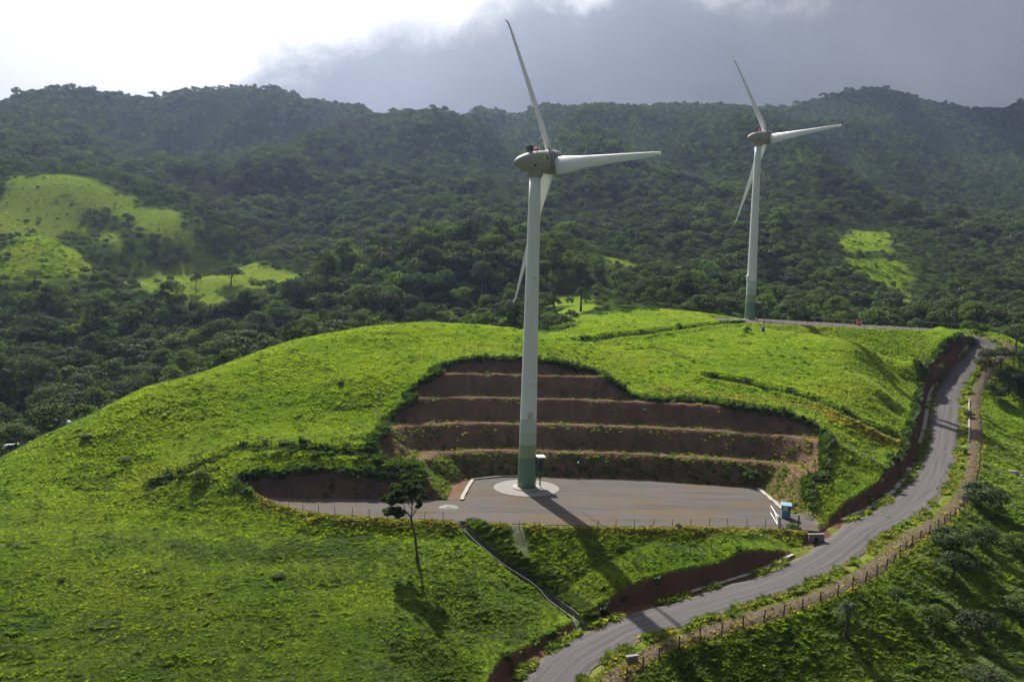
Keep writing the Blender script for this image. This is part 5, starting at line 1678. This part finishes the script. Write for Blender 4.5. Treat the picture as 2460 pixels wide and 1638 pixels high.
# ------------------------------------------------------------------ around the far turbine
b = g_full(1833, 797); o = empty('water_drum', tuple(b)); tag(o, 'small blue drum on the slope below the far turbine', 'drum')
MB().lathe([(.28, 0), (.30, .05), (.31, .3), (.32, .34), (.31, .38), (.31, .62), (.32, .66), (.31, .70), (.30, .92), (.26, .95)], 16).obj('barrel', M_DRUM, o, True)
MB().lathe([(.12, .95), (.12, 1.0), (.02, 1.01)], 10).obj('cap', M_DARK, o)
b = g_full(1836, 792); o = empty('utility_pole', tuple(b)); tag(o, 'thin crooked pole behind the blue drum', 'pole')
MB().tube([(0, 0, -.3), (-.1, 0, 1.6), (-.25, 0.05, 3.0), (-.3, 0.1, 4.6)], [.07, .06, .05, .04], 7).obj('shaft', M_POST, o, True)
MB().tube([(-.1, 0, 1.5), (.35, 0, 2.3)], .04, 6).obj('stub', M_POST, o)
b = (86.0, 196.5, PAD2Z - 0.028 * 20); o = empty('equipment_cabinet', b, .1); tag(o, 'small red cabinet with white panels at the back of the far platform', 'cabinet')
MB().box((0, 0, .75), (.95, .7, 1.3), None, .04).obj('body', M_REDP, o)
MB().box((-.26, -.37, .8), (.22, .04, .6)).obj('panel', M_WHITE, o); MB().box((.26, -.37, .8), (.22, .04, .6)).obj('panel', M_WHITE, o)
MB().box((0, 0, .05), (1.1, .8, .12)).obj('plinth', M_DARK, o); MB().box((0, 0, 1.44), (1.05, .8, .08), None, .02).obj('lid', M_REDP, o)


def rail(p0, p1, label, n):
    p0 = Vector(p0); p1 = Vector(p1); root = empty('guard_rail', tuple(p0)); tag(root, label, 'guard rail'); d = p1 - p0
    side_ = Vector((-d.y, d.x, 0)).normalized()
    v = []
    prof = [(0, .50), (.05, .55), (0, .62), (.05, .69), (0, .76)]
    for t in (0, 1):
        for o_, h in prof:
            v.append(d * t - side_ * (o_ + .06) + Vector((0, 0, h + .25)))
    for t in (0, 1):
        for o_, h in prof:
            v.append(d * t - side_ * (o_ + .05) + Vector((0, 0, h + .25)))
    f = [(i, i + 1, i + 6, i + 5) for i in range(4)] + [(i + 11, i + 10, i + 15, i + 16) for i in range(4)]
    f += [(0, 5, 15, 10), (9, 4, 14, 19)]
    mesh_obj('beam', v, f, M_TIN, root)
    pm = MB().box((0, 0, .35), (.1, .1, 1.3)).mesh('post', M_TIN)
    for k_ in range(n):
        child('post', pm, root, tuple(d * (k_ + .5) / n))


rail((78, 207.5, PAD2Z - .1), (92.5, 206.5, PAD2Z - .75), 'pale metal guard rail behind the red cabinet', 6)
p0 = g_full(2232, 790); rail((104, 208.5, 20.2), (117.5, 204.5, 19.6), 'pale metal guard rail beside the road end', 6)


def shed():
    x, y = 108.5, 219.0; z_ = float(gz_(x, y)); root = empty('open_shed', (x, y, z_), .1); tag(root, 'little open shed with pale roof among shrubs behind the far platform', 'shed')
    pm = MB().box((0, 0, 1.3), (.12, .12, 2.9)).mesh('post', M_POST)
    for px_, py_ in ((-1.2, -1), (1.2, -1), (-1.2, 1), (1.2, 1)):
        child('post', pm, root, (px_, py_, 0))
    MB().box((0, 0, 2.85), (3.0, 2.8, .08), Matrix.Rotation(.12, 3, 'X')).obj('roof', M_TIN, root)
    MB().box((0, 1.0, 1.3), (2.3, .06, 2.4)).obj('back_wall', M_POST, root); MB().box((-1.2, 0, 1.1), (.06, 1.85, 2.2)).obj('side_wall', M_POST, root)


shed()


def hut():
    x, y = 122.0, 205.0; z_ = float(gz_(x, y)); root = empty('wooden_hut', (x, y, z_), -.1); tag(root, 'low dark wooden hut at the top of the road', 'hut')
    MB().box((0, .9, .95), (2.7, .08, 2.0)).obj('back_wall', M_DARK, root)
    for sx_ in (-1.31, 1.31):
        MB().box((sx_, 0, .95), (.08, 1.72, 2.0)).obj('side_wall', M_DARK, root)
    MB().box((-.75, -.9, .95), (1.05, .08, 2.0)).obj('front_wall', M_DARK, root)
    MB().box((0, 0, 2.02), (3.2, 2.4, .1), Matrix.Rotation(.06, 3, 'X')).obj('roof', simple('rusty_roof', (.10, .085, .075), .7, .3, 3), root)
    MB().box((.75, -.88, .85), (.8, .05, 1.75)).obj('door', M_POST, root)


hut()


# ------------------------------------------------------------------ cattle on the left hill
def cow(px, py, Y, rz, dark, label):
    x = at(px / K, py / K, Y=Y)[0]; z_ = float(gz_(x, Y)); root = empty('cow', (x, Y, z_), rz); tag(root, label, 'cow')
    V = [(0, 0, 1.05), (.55, 0, 1.10), (.85, 0, 1.25), (1.15, 0, 1.38), (1.45, 0, 1.22), (-.5, 0, 1.08), (-.8, 0, 1.10),
         (.60, .20, .80), (.62, .22, .42), (.60, .22, .03), (.60, -.20, .80), (.55, -.22, .42), (.58, -.22, .03),
         (-.72, .20, .85), (-.85, .22, .48), (-.78, .22, .03), (-.72, -.20, .85), (-.80, -.22, .48), (-.72, -.22, .03),
         (-.98, 0, 1.0), (-1.02, 0, .55), (1.16, .24, 1.46), (1.16, -.24, 1.46)]
    E_ = [(0, 1), (1, 2), (2, 3), (3, 4), (0, 5), (5, 6), (1, 7), (7, 8), (8, 9), (1, 10), (10, 11), (11, 12), (6, 13), (13, 14), (14, 15), (6, 16), (16, 17), (17, 18), (6, 19), (19, 20), (3, 21), (3, 22)]
    Rr = [.37, .35, .24, .17, .09, .36, .30, .13, .075, .06, .13, .075, .06, .16, .085, .06, .16, .085, .06, .04, .025, .05, .05]
    me = bpy.data.meshes.new('body'); me.from_pydata(V, E_, []); me.update()
    def fn(N):
        tc = N.n('ShaderNodeTexCoord').outputs['Object']; n = N.noise(tc, 1.5, 2, .4)
        c = N.mix(N.smooth(n, .5, .53), rgb(.02, .018, .017), rgb(.70, .68, .62)) if dark else N.mix(n, rgb(.66, .64, .58), rgb(.76, .74, .70))
        return principled(N, c, .8, None)
    me.materials.append(material('hide', fn))
    o = bpy.data.objects.new('body', me); COL.objects.link(o); o.parent = root
    sk = o.modifiers.new('skin', 'SKIN'); sk.use_smooth_shade = True
    for i, sv in enumerate(me.skin_vertices[0].data):
        sv.radius = (Rr[i], Rr[i] * (1.12 if i in (0, 1, 5) else 1)); sv.use_root = (i == 0)
    ss = o.modifiers.new('sub', 'SUBSURF'); ss.levels = ss.render_levels = 1
    for s_ in (-1, 1):
        MB().tube([(1.13, .1 * s_, 1.52), (1.12, .2 * s_, 1.60), (1.16, .25 * s_, 1.70)], [.035, .028, .01], 6).obj('horn', M_CREAM, root, True)


cow(22, 1096, 117.0, .35, True, 'black and white cow at the far left edge of the hill crest')
cow(173, 1006, 127.0, 2.6, False, 'white cow by the trees at the left hill crest')


def boulder(px, py, s_, label, seed):
    b = g_full(px, py); bm = bmesh.new(); bmesh.ops.create_icosphere(bm, subdivisions=3, radius=1)
    r = np.random.default_rng(seed); k = r.uniform(0, 20, 3)
    for v in bm.verts:
        d = 1 + .28 * math.sin(v.co.x * 2.3 + k[0]) * math.sin(v.co.y * 2.1 + k[1]) + .14 * math.sin(v.co.z * 5 + k[2]) + r.normal(0, .03)
        v.co = Vector((v.co.x * d * s_, v.co.y * d * s_ * .8, v.co.z * d * s_ * .42))
    me = bpy.data.meshes.new('boulder'); bm.to_mesh(me); bm.free(); me.materials.append(M_ROCK); me.shade_smooth()
    o = bpy.data.objects.new('boulder', me); COL.objects.link(o); o.location = tuple(b); tag(o, label, 'boulder')


boulder(2434, 1136, .95, 'flat grey boulder in the grass at the right edge', 1)
boulder(2452, 1146, .7, 'smaller pale boulder beside the grey one at the right edge', 2)


# ------------------------------------------------------------------ the cloud that shades the right-hand ridge
def cloud():
    r = np.random.default_rng(9); v = []; f = []
    puffs = []
    for k_ in range(60):
        gx, gy = r.uniform(430, 1150), r.uniform(840, 1330)
        zt = 760 + r.uniform(-15, 25); t = (zt - 260) / SUN_DIR.z
        puffs.append((gx + SUN_DIR.x * t, gy + SUN_DIR.y * t, zt, r.uniform(60, 110)))
    bm = bmesh.new()
    for x, y, z_, R in puffs:
        m = bmesh.ops.create_icosphere(bm, subdivisions=3, radius=1)['verts']
        for q in m:
            n_ = 1 + .12 * math.sin(q.co.x * 5 + x) * math.sin(q.co.y * 4 + y) + .08 * math.sin(q.co.z * 9 + R)
            q.co = Vector((q.co.x * R * n_ + x, q.co.y * R * n_ + y, q.co.z * R * n_ * (.42 if q.co.z > 0 else .18) + z_))
    me = bpy.data.meshes.new('cloud'); bm.to_mesh(me); bm.free(); me.shade_smooth()
    def fn(N):
        d = N.n('ShaderNodeBsdfDiffuse', ins={0: rgb(.85, .86, .88)}); t_ = N.n('ShaderNodeBsdfTranslucent', ins={0: rgb(.8, .82, .85)}); tp = N.n('ShaderNodeBsdfTransparent')
        m1 = N.n('ShaderNodeMixShader', ins={0: .45, 1: d.outputs[0], 2: t_.outputs[0]})
        return N.n('ShaderNodeMixShader', ins={0: .3, 1: m1.outputs[0], 2: tp.outputs[0]}).outputs[0]
    me.materials.append(material('cloud', fn))
    o = bpy.data.objects.new('cloud', me); COL.objects.link(o); kind(o, 'stuff', 'heavy grey-white cloud above the right-hand ridge')


cloud()


# ------------------------------------------------------------------ air
def build_haze():
    mb = MB(); x0, x1, y0, y1, z0_, z1_ = -1500, 1900, -400, 1900, float(Z.min()) - 1.5, 372.0
    v = [(x0, y0, z0_), (x1, y0, z0_), (x1, y1, z0_), (x0, y1, z0_), (x0, y0, z1_), (x1, y0, z1_), (x1, y1, z1_), (x0, y1, z1_)]
    f = [(0, 3, 2, 1), (4, 5, 6, 7), (0, 1, 5, 4), (1, 2, 6, 5), (2, 3, 7, 6), (3, 0, 4, 7)]
    m = bpy.data.materials.new('haze'); m.use_nodes = True; t = m.node_tree; t.nodes.clear()
    o_ = t.nodes.new('ShaderNodeOutputMaterial'); pv = t.nodes.new('ShaderNodeVolumePrincipled')
    pv.inputs['Color'].default_value = (0.44, 0.56, 0.86, 1); pv.inputs['Density'].default_value = HAZE_DENSITY; pv.inputs['Anisotropy'].default_value = 0.45
    t.links.new(pv.outputs[0], o_.inputs['Volume'])
    o = mesh_obj('haze', v, f, m); kind(o, 'stuff', 'thin bluish haze in the air between the hills')


HAZE_DENSITY = 0.00012
build_haze()
